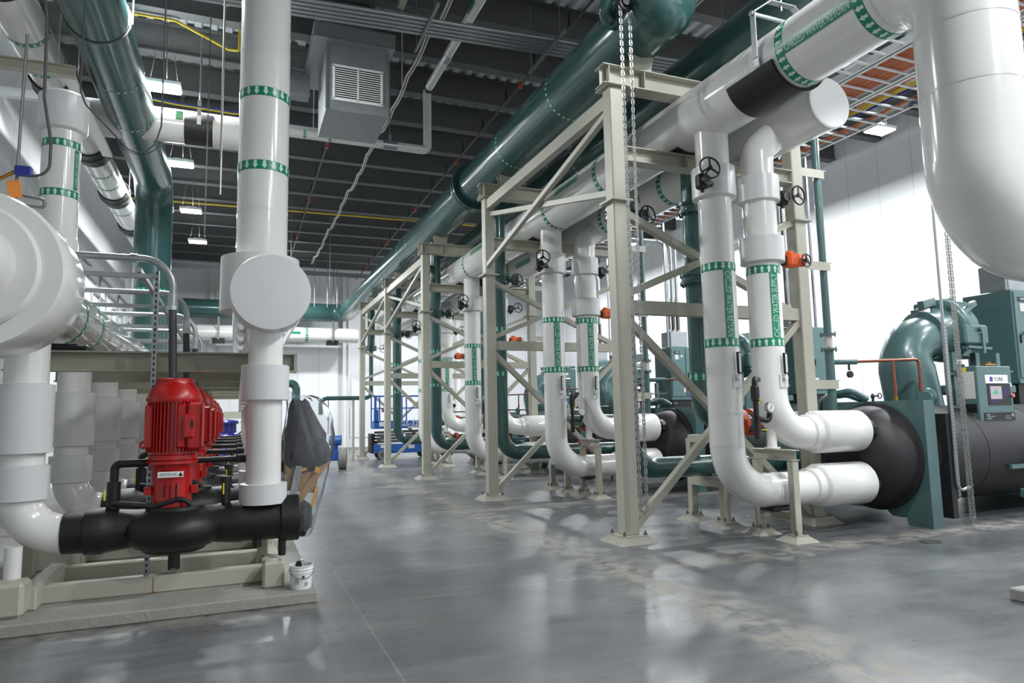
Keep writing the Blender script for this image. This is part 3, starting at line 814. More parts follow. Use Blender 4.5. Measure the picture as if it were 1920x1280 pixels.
def supply_riser():
    x, y, R = 6.4, 6.95, 0.212
    t = thing('chilled_water_supply_riser', 'nearest white supply riser with offset elbow and orange valve actuator', 'pipe', (x, y, 1.3), 'white supply risers')
    MB().tube(bend([(6.85, y, 5.43), (6.40, y, 5.05), (x, y, 1.29), (7.2, y, 1.29)], [0.22, 0.5], 9), R, 36).build('pipe', M['pvc'], t)
    MB().lathe([(R, -0.02), (0.27, 0), (0.27, 0.33), (R, 0.35)], (x, y, 4.34), n=36).build('valve_collar', M['pvc2'], t)
    MB().lathe([(R, -0.02), (0.283, 0), (0.283, 0.33), (R, 0.35)], (x, y, 3.52), n=36).build('valve_collar', M['pvc2'], t)
    MB().lathe([(R, -0.16), (R + 0.022, -0.14), (R + 0.022, -0.03), (0.268, 0.0), (0.28, 0.02), (0.28, 0.75), (0.26, 0.78), (0.10, 0.79)], (7.09, y, 1.295), (1, 0, 0), 36).build('end_jacket', M['pvc'], t)
    band_pair(t, x, y, R, (3.41, 2.46), -1, 16)
    curved_text(MB(), 'CHILLED WATER SUPPLY', (x, y, 2.93), (0, 0, 1), R, (-0.12, -1, 0), 0.82, 0.08, (0.86, 0.118)).build('label_strip', [M['band'], M['ink']], t)
    thermometer(t, x + 0.0, y, R)
    MB().cyl((6.38, y, 1.42), (6.38, y, 1.125), 0.062, n=20).cyl((6.38, y, 1.125), (6.38, y, 1.105), 0.1, n=20).build('trunnion_leg', M['pvc'], t)
    mb = MB(); gear_box(mb, (6.72, 6.86, 4.41)); mb.cyl((6.64, 6.9, 4.41), (6.5, 6.93, 4.41), 0.04, n=12)
    g = mb.build('gear_operator', M['black'], t)
    handwheel(g, (6.90, 6.75, 4.44), (0.15, -1, 0), 0.125, (6.75, 6.84, 4.41))
    mb = MB().rbox((6.80, 6.86, 3.57), (0.2, 0.17, 0.19), 0.03).cyl((6.86, 6.86, 3.58), (7.0, 6.86, 3.58), 0.085, n=20).cyl((6.78, 6.86, 3.64), (6.78, 6.86, 3.69), 0.05, n=14)
    g = mb.build('valve_actuator', M['orange'], t)
    MB().rbox((6.70, 6.88, 3.56), (0.05, 0.1, 0.13), 0.015).build('actuator_bracket', M['black'], g)
    handwheel(g, (6.93, 6.72, 3.55), (0.1, -1, 0), 0.085, (6.90, 6.82, 3.56), r=0.009)
    # gauge and black insulated bleed line on the left side of the riser
    mb = MB().tube(bend([(6.080, 6.80, 1.98), (5.860, 6.62, 1.98), (5.860, 6.62, 1.5), (6.030, 6.6, 1.46), (6.050, 6.6, 1.56)], 0.05), 0.034, 12).rbox((5.860, 6.62, 1.80), (0.09, 0.09, 0.2), 0.02)
    mb.tube(bend([(5.860, 6.62, 1.5), (5.860, 6.62, 1.25)], 0.05), 0.04, 12)
    mb.build('gauge_line', M['black'], t)
    gx = MB().cyl((6.030, 6.60, 1.63), (6.030, 6.55, 1.63), 0.062, n=24).build('pressure_gauge', M['galv'], t)
    MB().cyl((6.030, 6.551, 1.63), (6.030, 6.546, 1.63), 0.053, n=24).build('gauge_dial', M['white'], gx)
    MB().bar((6.015, 6.544, 1.60), (6.040, 6.544, 1.66), 0.006, 0.003, (0, 1, 0)).build('gauge_needle', M['blackpaint'], gx)
    MB().bar((5.860, 6.56, 1.73), (5.920, 6.56, 1.69), 0.018, 0.01).bar((5.880, 6.57, 1.36), (5.970, 6.57, 1.36), 0.02, 0.012).build('valve_levers', M['yellow'], t)
    return t
def butterfly(parent, x, y, z, R, side=1):
    mb = MB()
    for dz in (-0.06, 0.06):
        mb.cyl((x, y, z + dz - 0.022), (x, y, z + dz + 0.022), R + 0.075, n=32)
        for i in range(12):
            a = 2 * math.pi * i / 12
            mb.cyl((x + (R + 0.045) * math.cos(a), y + (R + 0.045) * math.sin(a), z + dz - 0.045), (x + (R + 0.045) * math.cos(a), y + (R + 0.045) * math.sin(a), z + dz + 0.045), 0.014, n=6)
    mb.cyl((x, y, z - 0.04), (x, y, z + 0.04), R + 0.05, n=32)
    return mb
def condenser_supply_riser():
    x, y, R = 5.04, 8.24, 0.15
    t = thing('condenser_supply_riser', 'nearest slim dark green riser behind column, bending right near floor', 'pipe', (x, y, 0.8), 'green condenser supply risers')
    MB().tube(bend([(x, y, 6.86), (x, y, 0.82), (8.45, y, 0.82)], 0.42, 9), R, 30).build('pipe', M['green'], t)
    butterfly(t, x, y, 4.42, R).build('butterfly_valve', M['green'], t)
    mb = MB().rbox((x + 0.36, y - 0.05, 4.42), (0.15, 0.15, 0.2), 0.03).cyl((x + 0.2, y - 0.03, 4.42), (x + 0.32, y - 0.04, 4.42), 0.045, n=12)
    g = mb.build('gear_operator', M['green'], t)
    handwheel(g, (x + 0.34, y - 0.2, 4.40), (0.1, -1, 0), 0.13, (x + 0.36, y - 0.08, 4.42), m='black')
    for z in (3.36, 2.44): flow_band(t, (x, y, z), (0, 0, -1), R, 0.12, 1, 9, [M['band2'], M['mint']], True)
    for xx in (6.88, 7.12):
        MB().cyl((xx - 0.05, y, 0.82), (xx + 0.05, y, 0.82), R + 0.05, n=28).box((xx, y - R - 0.05, 0.82), (0.07, 0.07, 0.09)).box((xx, y + R + 0.05, 0.82), (0.07, 0.07, 0.09)).build('grooved_coupling', M['coupling'], t)
    return t
def condenser_return_riser():
    x, y, R = 6.30, 8.24, 0.15
    t = thing('condenser_return_riser', 'nearest dark green condenser return riser with two bolted flanges behind white risers', 'pipe', (x, y, 1.5), 'green condenser return risers')
    MB().tube(bend([(x, y, 6.5), (x, y, 1.42), (8.45, y, 1.42)], 0.42, 9), R, 30).build('pipe', M['green'], t)
    butterfly(t, x, y, 4.62, R).build('butterfly_valve', M['green'], t)
    butterfly(t, x, y, 3.55, R).build('bolted_flange', M['green'], t)
    for z in (3.12, 2.10): flow_band(t, (x, y, z), (0, 0, 1), R, 0.13, 1, 9, [M['band2'], M['mint']], True)
    for xx in (6.95, 7.18):
        MB().cyl((xx - 0.05, y, 1.42), (xx + 0.05, y, 1.42), R + 0.05, n=28).box((xx, y - R - 0.05, 1.42), (0.07, 0.07, 0.09)).build('grooved_coupling', M['coupling'], t)
    return t
def stand_white():
    t = thing('pipe_stand', 'nearest cream H-shaped stand holding both white pipes at the chiller', 'pipe stand', (6.38, 6.93, 0), 'stands under white chiller pipes')
    x = 6.38
    for y in (6.62, 7.24):
        MB().rbox((x, y, 0.52), (0.1, 0.1, 0.9), 0.008).build('leg', M['steel'], t)
        base(t, x, y, 0.085, 0.06)
    MB().ibeam((x, 6.56, 1.035), (x, 7.3, 1.035), 0.13, 0.13, 0.01, 0.008).build('top_beam', M['steel'], t)
    MB().ibeam((x, 6.67, 0.29), (x, 7.19, 0.29), 0.1, 0.11, 0.01, 0.008).build('lower_beam', M['steel'], t)
    MB().rbox((x, 6.93, 0.36), (0.34, 0.24, 0.05), 0.01).build('pipe_pad', M['rubber'], t)
    return t
def stand_green():
    x = 6.34
    t = thing('pipe_stand', 'nearest low cream stand holding the green condenser pipe', 'pipe stand', (x, 8.24, 0), 'stands under green chiller pipes')
    for y, h in ((7.88, 0.6), (8.6, 1.2)):
        MB().rbox((x, y, (0.07 + h) / 2), (0.11, 0.11, h - 0.07), 0.008).build('leg', M['steel'], t)
        base(t, x, y, 0.09, 0.06)
    MB().bar((x, 7.82, 0.595), (x, 8.6, 0.595), 0.12, 0.14).build('top_beam', M['steel'], t)
    MB().bar((x, 8.6, 1.2), (x, 7.98, 1.2), 0.1, 0.11).build('upper_arm', M['steel'], t)
    return t
protos = [(return_riser(), 4, 'white return riser with black handwheel, bending to chiller at floor'),
          (supply_riser(), 4, 'white supply riser with offset elbow and orange valve actuator'),
          (condenser_supply_riser(), 4, 'slim dark green riser behind column, bending right near floor'),
          (condenser_return_riser(), 4, 'dark green condenser return riser with two bolted flanges'),
          (stand_white(), 4, 'cream H-shaped stand holding both white pipes at a chiller'),
          (stand_green(), 4, 'low cream stand holding a green condenser pipe')]
for p, n, lab in protos:
    for k in range(1, n): copy_tree(p, (0, PITCH * k, 0), f'{ORD[k]} {lab}')

# ================================================================== left: headers of the pump row
t = thing('pump_discharge_header', 'shiny white pump discharge header with large round flat end facing viewer', 'pipe', (0.27, 6.6, 2.78))
MB().tube([(0.27, 6.66, 2.78), (0.27, 19.5, 2.78)], 0.352, 44).build('pipe', M['foil'], t)
mb = MB(); mb.lathe([(0.352, -0.5), (0.358, -0.02), (0.352, 0.0), (0.30, 0.006), (0.0, 0.01)], (0.27, 6.6, 2.78), (0, -1, 0), 48); mb.build('end_cap', M['pvc2'], t)
t = thing('chilled_water_downcomer', 'tall white vertical pipe with two green arrow bands at left centre', 'pipe', (0.22, 8.0, 2.8))
MB().tube([(0.22, 8.0, 2.9), (0.22, 8.0, 9.3)], 0.272, 40).build('pipe', M['pvc'], t)
MB().lathe([(0.27, 0.6), (0.415, 0.6), (0.418, 0.0), (0.30, 0.0)], (0.21, 8.0, 2.78), n=40).build('valve_collar', M['pvc2'], t)
for z in (5.25, 4.40): flow_band(t, (0.22, 8.0, z), (0, 0, 1), 0.272, 0.105, -1, 18)
mb = MB()
for z in (6.35, 5.78, 3.9): mb.tube([(0.22, 8.0, z), (0.22, 8.0, z + 0.02)], 0.2745, 40, False)
mb.build('jacket_seams', M['pvc2'], t)

t = thing('pump_suction_header', 'fat white pump suction header with broad round collar at left edge', 'pipe', (-1.69, 5.6, 2.65))
MB().tube([(-1.69, 5.9, 2.65), (-1.69, 19.6, 2.65)], 0.315, 40).build('pipe', M['foil'], t)
MB().lathe([(0.30, 0.70), (0.545, 0.68), (0.56, 0.64), (0.56, 0.03), (0.54, 0.0), (0.2, 0.0)], (-1.69, 5.5, 2.65), (0, 1, 0), 48).build('end_collar', M['pvc'], t)
MB().lathe([(0.2, 0.0), (0.44, 0.0), (0.45, -0.03), (0.43, -0.06), (0.2, -0.065)], (-1.72, 5.5, 2.66), (0, 1, 0), 44).build('raised_ring', M['pvc'], t)
MB().tube(bend([(-1.74, 5.55, 2.66), (-1.74, 5.02, 2.68), (-3.2, 4.6, 3.15)], 0.36, 9), 0.33, 36).build('elbow', M['pvc'], t)
for y in (7.68, 8.54, 13.0): flow_band(t, (-1.69, y, 2.65), (0, 1, 0), 0.315, 0.075, 1, 24)
def vpipe(name, x, y, z0, z1, R, label, bands):
    t = thing(name, label, 'pipe', (x, y, z0))
    MB().tube([(x, y, z0), (x, y, z1)], R, 32).build('pipe', M['pvc'], t)
    for z in bands: flow_band(t, (x, y, z), (0, 0, 1), R, 0.075, 1, 18)
    return t
t = vpipe('suction_feed_pipe', -1.74, 8.0, 2.7, 5.0, 0.172, 'white vertical pipe with two up-arrow bands and wide cap collar, upper left', (4.44, 3.92))
MB().lathe([(0.17, -0.02), (0.215, 0), (0.225, 0.02), (0.225, 0.36), (0.2, 0.38), (0.0, 0.385)], (-1.74, 8.0, 4.60), n=36).build('cap_collar', M['pvc2'], t)
MB().lathe([(0.172, 0.55), (0.19, 0.5), (0.19, 0.02), (0.172, 0)], (-1.74, 8, 2.95), n=32).build('lower_sleeve', M['pvc'], t)
curved_text(MB(), 'CHILLED WATER', (-1.74, 8.0, 4.18), (0, 0, 1), 0.172, (0.95, -0.5, 0), 0.36, 0.03, (0.42, 0.05)).build('label_strip', [M['band'], M['ink']], t)
vpipe('suction_feed_pipe', -2.55, 8.0, 1.6, 6.7, 0.16, 'white vertical pipe with arrow bands at extreme left edge of view', (4.62, 4.22))
t = thing('bypass_pipe', 'white horizontal pipe with black pad crossing behind the overhead green pipe', 'pipe', (-1.6, 14.15, 7.27))
MB().tube(bend([(-2.93, 14.15, 7.27), (0.42, 14.15, 7.27), (0.42, 14.15, 9.0)], 0.4), 0.295, 32).build('pipe', M['pvc'], t)
MB().lathe([(0.295, -0.03), (0.335, 0), (0.335, 0.85), (0.295, 0.88)], (-3.0, 14.15, 7.27), (1, 0, 0), 32).build('sleeve', M['pvc2'], t)
mb = MB().lathe([(0.29, 0), (0.31, 0), (0.31, 0.5), (0.29, 0.5)], (-1.06, 14.15, 7.27), (1, 0, 0), 30).build('insulation_shield', M['rubber2'], t)
MB().box((-1.14, 13.85, 7.40), (0.13, 0.02, 0.16)).build('arrow_sticker', M['band'], t)
MB().bar((-0.8, 13.83, 7.25), (-0.8, 13.83, 7.75), 0.07, 0.02, (0, 1, 0)).cyl((-0.8, 14.0, 7.6), (-0.8, 14.0, 9.2), 0.016, n=8).build('hanger_strap', M['galv2'], t)
single('overhead_conduit_beam', 'grey horizontal strut beam crossing behind the tall white pipe, upper left', 'steel beam', MB().bar((-4.28, 14.75, 7.78), (1.5, 14.75, 7.78), 0.16, 0.16).cyl((-2.3, 14.7, 7.8), (-2.3, 14.7, 9.87), 0.012, n=6).cyl((1.4, 14.7, 7.8), (1.4, 14.7, 9.87), 0.012, n=6), M['deck'], (-2.3, 14.7, 7.78))
# green vertical main at the back of the pump row
t = thing('condenser_water_downcomer', 'huge dark green pipe overhead at left, turning down behind the pumps', 'pipe', (-1.96, 18.0, 0))
MB().tube(bend([(-1.96, -5.5, 7.35), (-1.96, 18.0, 7.35), (-1.96, 18.0, 0.55)], 0.75, 9), 0.41, 40).build('pipe', M['green'], t)
for y in (9.2, 14.95): MB().tube([(-1.96, y, 7.35), (-1.96, y + 0.03, 7.35)], 0.416, 40, False).build('weld_seam', M['black'], t)
for y in (12.2, 13.8): flow_band(t, (-1.96, y, 7.35), (0, 1, 0), 0.41, 0.085, 1, 26, [M['green'], M['mint']], False)
for z in (4.64, 3.20): flow_band(t, (-1.96, 18.0, z), (0, 0, 1), 0.41, 0.15, -1, 22, [M['band'], M['mint']], True)
MB().cyl((-1.96, 18, 0.12), (-1.96, 18, 0.6), 0.16, n=20).box((-1.96, 18, 0.11), (0.5, 0.5, 0.02)).build('foot', M['green'], t)
mb = MB()
for y in (3.0, 10.6): mb.cyl((-1.96 - 0.44, y, 7.3), (-1.96 - 0.44, y, 9.2), 0.012, n=8).cyl((-1.96 + 0.44, y, 7.3), (-1.96 + 0.44, y, 9.2), 0.012, n=8).ring((-1.96, y, 7.35), (0, 1, 0), 0.425, 0.014, 24, 6)
mb.build('hanger_rods', M['rod'], t)
# white pipe high along the left wall
t = thing('high_wall_pipe', 'white pipe with black saddles running high along the left wall', 'pipe', (-2.93, 6, 7.27))
MB().tube([(-2.93, 4.0, 7.27), (-2.93, 31.0, 7.27)], 0.295, 36).build('pipe', M['pvc'], t)
for y in (11.1, 12.05, 16.9, 17.75, 19.9, 22.4): flow_band(t, (-2.93, y, 7.27), (0, 1, 0), 0.295, 0.1, 1, 22)
for y in (9.6, 12.85, 15.75, 18.8, 21.7, 25.0):
    mb = MB(); vs = []; n = 13
    for rr in (0.30, 0.33):
        for yy in (y - 0.33, y + 0.33):
            vs += [V((-2.93 + rr * math.sin(a), yy, 7.27 - rr * math.cos(a))) for a in [-1.3 + 2.6 * i / 12 for i in range(13)]]
    fs = []
    for i in range(12): fs += [(i, i + 1, n + i + 1, n + i), (2 * n + i, 3 * n + i, 3 * n + i + 1, 2 * n + i + 1), (i, 2 * n + i, 2 * n + i + 1, i + 1), (n + i, n + i + 1, 3 * n + i + 1, 3 * n + i)]
    mb.add(vs, fs).build('saddle_pad', M['rubber'], t)
    MB().ring((-2.93, y, 7.27), (0, 1, 0), 0.345, 0.012, 24, 6).cyl((-2.62, y, 7.3), (-2.62, y, 9.2), 0.01, n=6).build('hanger', M['rod'], t)
single('trapeze_beam', 'short cream I-beam hung under the high white wall pipe, upper left', 'steel beam', MB().ibeam((-4.25, 11.05, 6.66), (-2.28, 11.05, 6.66), 0.16, 0.12).cyl((-2.5, 11.05, 6.6), (-2.5, 11.05, 9.87), 0.012, n=6), M['steel'], (-3.2, 11.05, 6.66))
single('white_cable_trough', 'long narrow white trough beside the overhead green pipe, upper left', 'cable trough', MB().bar((-2.42, 11.2, 6.72), (-2.42, 14.6, 6.72), 0.16, 0.06).bar((-2.5, 11.2, 6.76), (-2.5, 14.6, 6.76), 0.01, 0.12), M['white'], (-2.42, 11.2, 6.7))
# instrument bits hanging in front of the left pipes
single('hanger_rod', 'dark vertical hanger rod at far upper left holding an orange tag', 'rod', MB().cyl((-1.57, 6.0, 4.6), (-1.585, 6.0, 3.2), 0.011, n=8), M['rod'], (-1.57, 6, 3.2))
single('paper_tag', 'small orange paper tag on the rod at far left', 'tag', MB().box((-1.588, 5.982, 3.36), (0.085, 0.006, 0.13), rot=Matrix.Rotation(-0.18, 3, 'Y')), M['tag'], (-1.588, 5.98, 3.36))
t = thing('flow_sensor', 'small blue sensor box with looping grey cable at far left', 'sensor', (-1.535, 6.0, 3.5))
MB().rbox((-1.535, 5.97, 3.50), (0.11, 0.05, 0.075), 0.008).build('blue_box', M['bluebox'], t)
MB().tube(bend([(-1.49, 5.97, 3.47), (-1.37, 5.97, 3.47), (-1.37, 5.97, 3.75), (-1.43, 5.97, 4.1), (-1.44, 5.97, 4.75), (-1.5, 5.97, 5.2)], 0.11), 0.011, 8).build('cable', M['flex'], t)
MB().tube([(-1.59, 5.97, 3.49), (-1.70, 5.95, 3.40), (-1.78, 5.95, 3.36)], 0.014, 8).build('probe', M['brass'], t)
single('sensing_tube_frame', 'bent grey copper sensing tube under the orange tag', 'tube', MB().tube(bend([(-1.62, 6.0, 3.33), (-1.40, 6.0, 3.30), (-1.39, 6.0, 3.235), (-1.62, 6.0, 3.255)], 0.03), 0.012, 8), M['rod'], (-1.5, 6, 3.2))
single('hanging_cable', 'black cable looping under the overhead green pipe, upper left', 'cable', MB().tube(bend([(-1.50, 7.5, 9.87), (-1.50, 7.5, 4.85), (-1.45, 7.5, 4.72), (-1.36, 7.5, 4.63), (-1.205, 7.5, 4.46), (-1.07, 7.5, 4.315), (-0.95, 7.5, 4.28), (-0.83, 7.5, 4.40), (-0.78, 7.5, 4.6), (-0.78, 7.5, 5.3), (-0.78, 7.5, 9.87)], 0.12), 0.008, 8), M['flex'], (-0.78, 7.5, 4.3))

# ================================================================== pumps
PP = 1.87
PY = 7.0
def pump():
    x, y = -0.535, PY
    t = thing('inline_pump', 'nearest vertical inline pump with red motor over black insulated body', 'pump', (x, y, 0.1), 'inline pumps in the pump row')
    mb = MB().lathe([(0.10, -1.365), (0.174, -1.36), (0.176, -1.20), (0.196, -1.195), (0.2, -1.07), (0.188, -1.04), (0.174, -0.93), (0.163, -0.82), (0.165, -0.66), (0.17, -0.5), (0.168, -0.3), (0.172, -0.16), (0.185, -0.05), (0.192, 0.03), (0.192, 0.06), (0.186, 0.065), (0.188, 0.40), (0.212, 0.405), (0.215, 0.56), (0.20, 0.575), (0.0, 0.58)], (0, y, 0.665), (1, 0, 0), 36)
    mb.lathe([(0.0, 0.425), (0.12, 0.43), (0.22, 0.445), (0.255, 0.46), (0.26, 0.475), (0.32, 0.50), (0.39, 0.56), (0.415, 0.64), (0.40, 0.71), (0.34, 0.775), (0.26, 0.81), (0.245, 0.815), (0.24, 0.845), (0.0, 0.85)], (-0.5, y, 0.0), n=44)
    mb.build('volute', M['rubber'], t)
    MB().cyl((0.42, y - 0.05, 0.33), (0.42, y - 0.05, 0.54), 0.035, n=12).cyl((0.2, y - 0.04, 0.42), (0.2, y - 0.04, 0.5), 0.04, n=12).cyl((-0.5, y, 0.28), (-0.5, y, 0.45), 0.05, n=12).build('foot', M['black'], t)
    mb = MB().lathe([(0.165, 0.83), (0.165, 1.04), (0.17, 1.18), (0.195, 1.215), (0.212, 1.225), (0.212, 1.25), (0.19, 1.255)], (x, y, 0), n=40)
    for sx in (-1, 1): mb.box((x + sx * 0.19, y - 0.05, 0.99), (0.06, 0.05, 0.07))
    ped = mb.build('motor_pedestal', M['red'], t)
    mb = MB()
    for k in (-0.05, 0.0, 0.05): mb.box((x + k, y - 0.158 - 0.008, 0.99), (0.008, 0.014, 0.12))
    mb.build('pedestal_slots', M['blackpaint'], ped)
    pl = MB().box((x + 0.0, y - 0.185, 1.135), (0.205, 0.006, 0.05)).build('name_plate', M['white'], ped)
    mb = flat_text(MB(), 'ARMSTRONG', (x - 0.022, y - 0.1895, 1.135), (1, 0, 0), (0, 0, 1), 0.14, 0.026)
    mb.prism([(x + 0.065, y - 0.1885, 1.118), (x + 0.095, y - 0.1885, 1.118), (x + 0.095, y - 0.1885, 1.13), (x + 0.08, y - 0.1885, 1.152), (x + 0.065, y - 0.1885, 1.13)], (0, -0.001, 0))
    mb.build('plate_lettering', M['blackpaint'], pl)
    # motor body with cooling fins
    mb = MB().cyl((x, y, 1.25), (x, y, 1.80), 0.19, n=40)
    for k in range(44):
        a = 2 * math.pi * k / 44
        c, s = math.cos(a), math.sin(a)
        mb.bar((x + 0.205 * c, y + 0.205 * s, 1.33), (x + 0.205 * c, y + 0.205 * s, 1.785), 0.008, 0.04, (c, s, 0))
    mb.lathe([(0.19, 1.25), (0.205, 1.26), (0.205, 1.30), (0.19, 1.31)], (x, y, 0), n=40)
    for a in (2.75, 3.6, 5.1): mb.rbox((x + 0.205 * math.cos(a), y + 0.205 * math.sin(a), 1.56), (0.09, 0.09, 0.4), 0.02)
    mb.build('motor_body', M['red'], t)
    mb = MB().lathe([(0.225, 1.775), (0.232, 1.79), (0.232, 1.815), (0.222, 1.85), (0.195, 1.90), (0.168, 1.94), (0.158, 1.96), (0.158, 1.985), (0.15, 1.992), (0.13, 1.985), (0.125, 1.93)], (x, y, 0), n=44)
    mb.cyl((x, y, 1.90), (x, y, 1.94), 0.13, n=32)
    for k in range(6):
        a = 2 * math.pi * k / 6 + 0.3
        mb.cyl((x + 0.225 * math.cos(a), y + 0.225 * math.sin(a), 1.80), (x + 0.24 * math.cos(a), y + 0.24 * math.sin(a), 1.80), 0.012, n=8)
    mb.build('fan_cowl', M['red'], t)
    mb = MB().rbox((x + 0.19, y - 0.16, 1.56), (0.13, 0.2, 0.42), 0.02)
    b = mb.build('terminal_box', M['red'], t)
    mb = MB().rbox((x + 0.245, y - 0.215, 1.57), (0.025, 0.13, 0.40), 0.01).rbox((x + 0.14, y - 0.27, 1.56), (0.09, 0.04, 0.22), 0.015)
    mb.build('box_cover', M['red'], b)
    MB().box((x + 0.165, y - 0.2915, 1.575), (0.024, 0.003, 0.065)).build('cover_slot', M['blackpaint'], b)
    MB().ring((x - 0.235, y - 0.09, 1.40), (0.3, 1, 0), 0.026, 0.011, 18, 8).cyl((x - 0.21, y - 0.09, 1.40), (x - 0.17, y - 0.08, 1.40), 0.018, n=10).build('lifting_eye', M['red'], t)
    # black insulated side pipes
    MB().tube(bend([(x + 0.16, y + 0.12, 1.235), (0.2, y + 0.12, 1.235)], 0.05), 0.028, 12).tube(bend([(x - 0.18, y + 0.02, 1.235), (-1.0, y + 0.02, 1.235), (-1.0, y + 0.02, 0.8)], 0.05), 0.035, 12).cyl((-1.0, y + 0.02, 0.75), (-1.0, y + 0.02, 1.08), 0.055, n=14).cyl((0.0, y + 0.1, 1.235), (0.1, y + 0.12, 1.235), 0.04, n=12).build('seal_lines', M['rubber'], t)
    MB().tube(bend([(-1.0, y - 0.05, 0.9), (-0.66, y - 0.14, 0.86), (-0.42, y - 0.18, 0.93), (-0.34, y - 0.16, 0.82)], 0.1), 0.024, 10).build('drain_hose', M['rubber2'], t)
    MB().box((-1.06, y - 0.04, 0.97), (0.012, 0.02, 0.09)).box((-0.1, y - 0.1, 0.98), (0.012, 0.02, 0.1)).build('valve_levers', M['yellow'], t)
    MB().cyl((-0.08, y - 0.02, 0.8), (-0.08, y - 0.02, 1.08), 0.04, n=14).cyl((-0.08, y - 0.02, 1.05), (-0.08, y - 0.02, 1.085), 0.05, n=14).build('side_cock', M['black'], t)
    return t
def skid():
    y = PY
    t = thing('pump_skid', 'nearest cream welded pump skid frame with square end blocks', 'steel frame', (-0.6, y, 0.1), 'skids in the pump row')
    r_ = MB().rbox((-0.66, 7.0, 0.175), (1.84, 0.12, 0.15), 0.012).build('front_rail', M['steel'], t)
    MB().box((-0.655, 6.9385, 0.17), (0.009, 0.002, 0.14)).box((-0.65, 6.9385, 0.105), (0.06, 0.002, 0.008)).build('rust_streak', M['rust'], r_)
    MB().rbox((-0.66, 7.82, 0.175), (1.84, 0.12, 0.15), 0.012).build('rear_rail', M['steel'], t)
    MB().rbox((0.335, 6.74, 0.215), (0.185, 0.2, 0.23), 0.02).build('end_block', M['steel'], t)
    MB().rbox((-1.70, 6.66, 0.235), (0.36, 0.26, 0.27), 0.03).build('end_block', M['steel'], t)
    MB().rbox((-1.55, 7.3, 0.19), (0.14, 1.1, 0.18), 0.012).build('cross_rail', M['steel'], t)
    MB().rbox((0.335, 7.36, 0.19), (0.16, 1.04, 0.18), 0.02).build('cross_rail', M['steel'], t)
    MB().cyl((-1.655, 6.76, 0.36), (-1.655, 6.76, 0.62), 0.062, n=20).build('post', M['pvc'], t)
    MB().box((-0.5, 6.98, 0.27), (0.05, 0.06, 0.05)).cyl((-0.5, 6.98, 0.28), (-0.5, 6.98, 0.44), 0.02, n=8).build('clamp', M['rod'], t)
    return t
def suction_drop():
    y, x, R = PY, -1.69, 0.165
    t = thing('pump_suction_drop', 'nearest white suction drop pipe with wide collars and elbow into pump', 'pipe', (x, y, 0.66), 'white suction drops')
    MB().tube(bend([(x, y, 2.6), (x, y, 0.665), (-1.34, y, 0.665)], 0.33, 10), R, 34).build('pipe', M['pvc'], t)
    MB().lathe([(R, -0.01), (0.215, 0), (0.215, 0.58), (R, 0.59)], (x, y, 1.36), n=34).build('long_collar', M['pvc2'], t)
    MB().lathe([(R, -0.01), (0.208, 0), (0.208, 0.28), (R, 0.29)], (x, y, 0.97), n=34).build('short_collar', M['pvc2'], t)
    return t
def discharge():
    y, x, R = PY, 0.245, 0.16
    t = thing('pump_discharge_riser', 'nearest white discharge riser with two broad collars above the pump outlet', 'pipe', (x, y, 0.8), 'white discharge risers')
    MB().tube([(x, y, 0.84), (x, y, 2.6)], R, 34).build('pipe', M['pvc'], t)
    MB().lathe([(R, 0.0), (0.216, 0), (0.22, 0.005), (0.22, 0.33), (0.214, 0.335), (R, 0.335)], (x, y, 1.785), n=34).build('upper_collar', M['pvc2'], t)
    MB().lathe([(R, -0.0), (0.212, 0), (0.216, 0.005), (0.216, 0.185), (0.208, 0.19), (R, 0.19)], (x, y, 0.815), n=34).build('lower_collar', M['pvc2'], t)
    return t
def pump_beam():
    y = 7.36
    t = thing('header_support_beam', 'nearest olive grey I-beam across the pump row carrying both headers', 'steel beam', (-0.5, y, 0.1), 'cross beams over the pump row')
    MB().ibeam((-1.95, y, 2.175), (0.56, y, 2.175), 0.19, 0.16).build('beam', M['steel2'], t)
    MB().box((0.545, y, 2.175), (0.03, 0.14, 0.19)).build('end_plate', M['steel2'], t)
    for x in (-1.69, 0.26): MB().rbox((x, y, 1.09), (0.1, 0.1, 1.98), 0.01).build('post', M['steel2'], t)
    MB().rbox((-1.55, y, 2.3), (0.5, 0.2, 0.06), 0.02).rbox((0.27, y, 2.35), (0.3, 0.2, 0.16), 0.02).build('pipe_pad', M['rubber'], t)
    return t
def motor_conduit():
    y = 7.06
    t = thing('motor_conduit', 'nearest galvanized conduit elbow dropping into the red pump motor', 'conduit', (-0.58, y, 2.0), 'motor conduits over the pumps')
    MB().tube(bend([(XL + 0.02, y, 3.12), (-0.585, y, 3.12), (-0.585, y, 2.74)], 0.27, 9), 0.032, 16).build('rigid_conduit', M['galv2'], t)
    MB().cyl((-0.585, y, 2.66), (-0.585, y, 2.80), 0.042, n=16).cyl((-0.585, y, 2.64), (-0.585, y, 2.68), 0.05, n=8).cyl((-0.95, y, 3.12), (-0.89, y, 3.12), 0.042, n=16).build('fitting', M['galv'], t)
    MB().tube([(-0.585, y, 2.66), (-0.575, y, 2.4), (-0.56, y, 1.93)], 0.036, 16).build('flexible_conduit', M['flex'], t)
    return t
def strut_support():
    y = 7.02
    t = thing('strut_support', 'nearest slotted steel strut post with side arm beside the pump motor', 'strut support', (-0.72, y, 0.1), 'slotted struts by the pumps')
    strut(MB(), (-0.72, y, 0.1), (-0.72, y, 3.0), 0.042, (0, 1, 0), True, (0, -1, 0)).build('post', [M['galv2'], M['blackpaint']], t)
    strut(MB(), (XL, y + 0.02, 2.95), (-0.70, y + 0.02, 2.95), 0.042, (0, 0, 1), False).build('arm', [M['galv2'], M['blackpaint']], t)
    return t
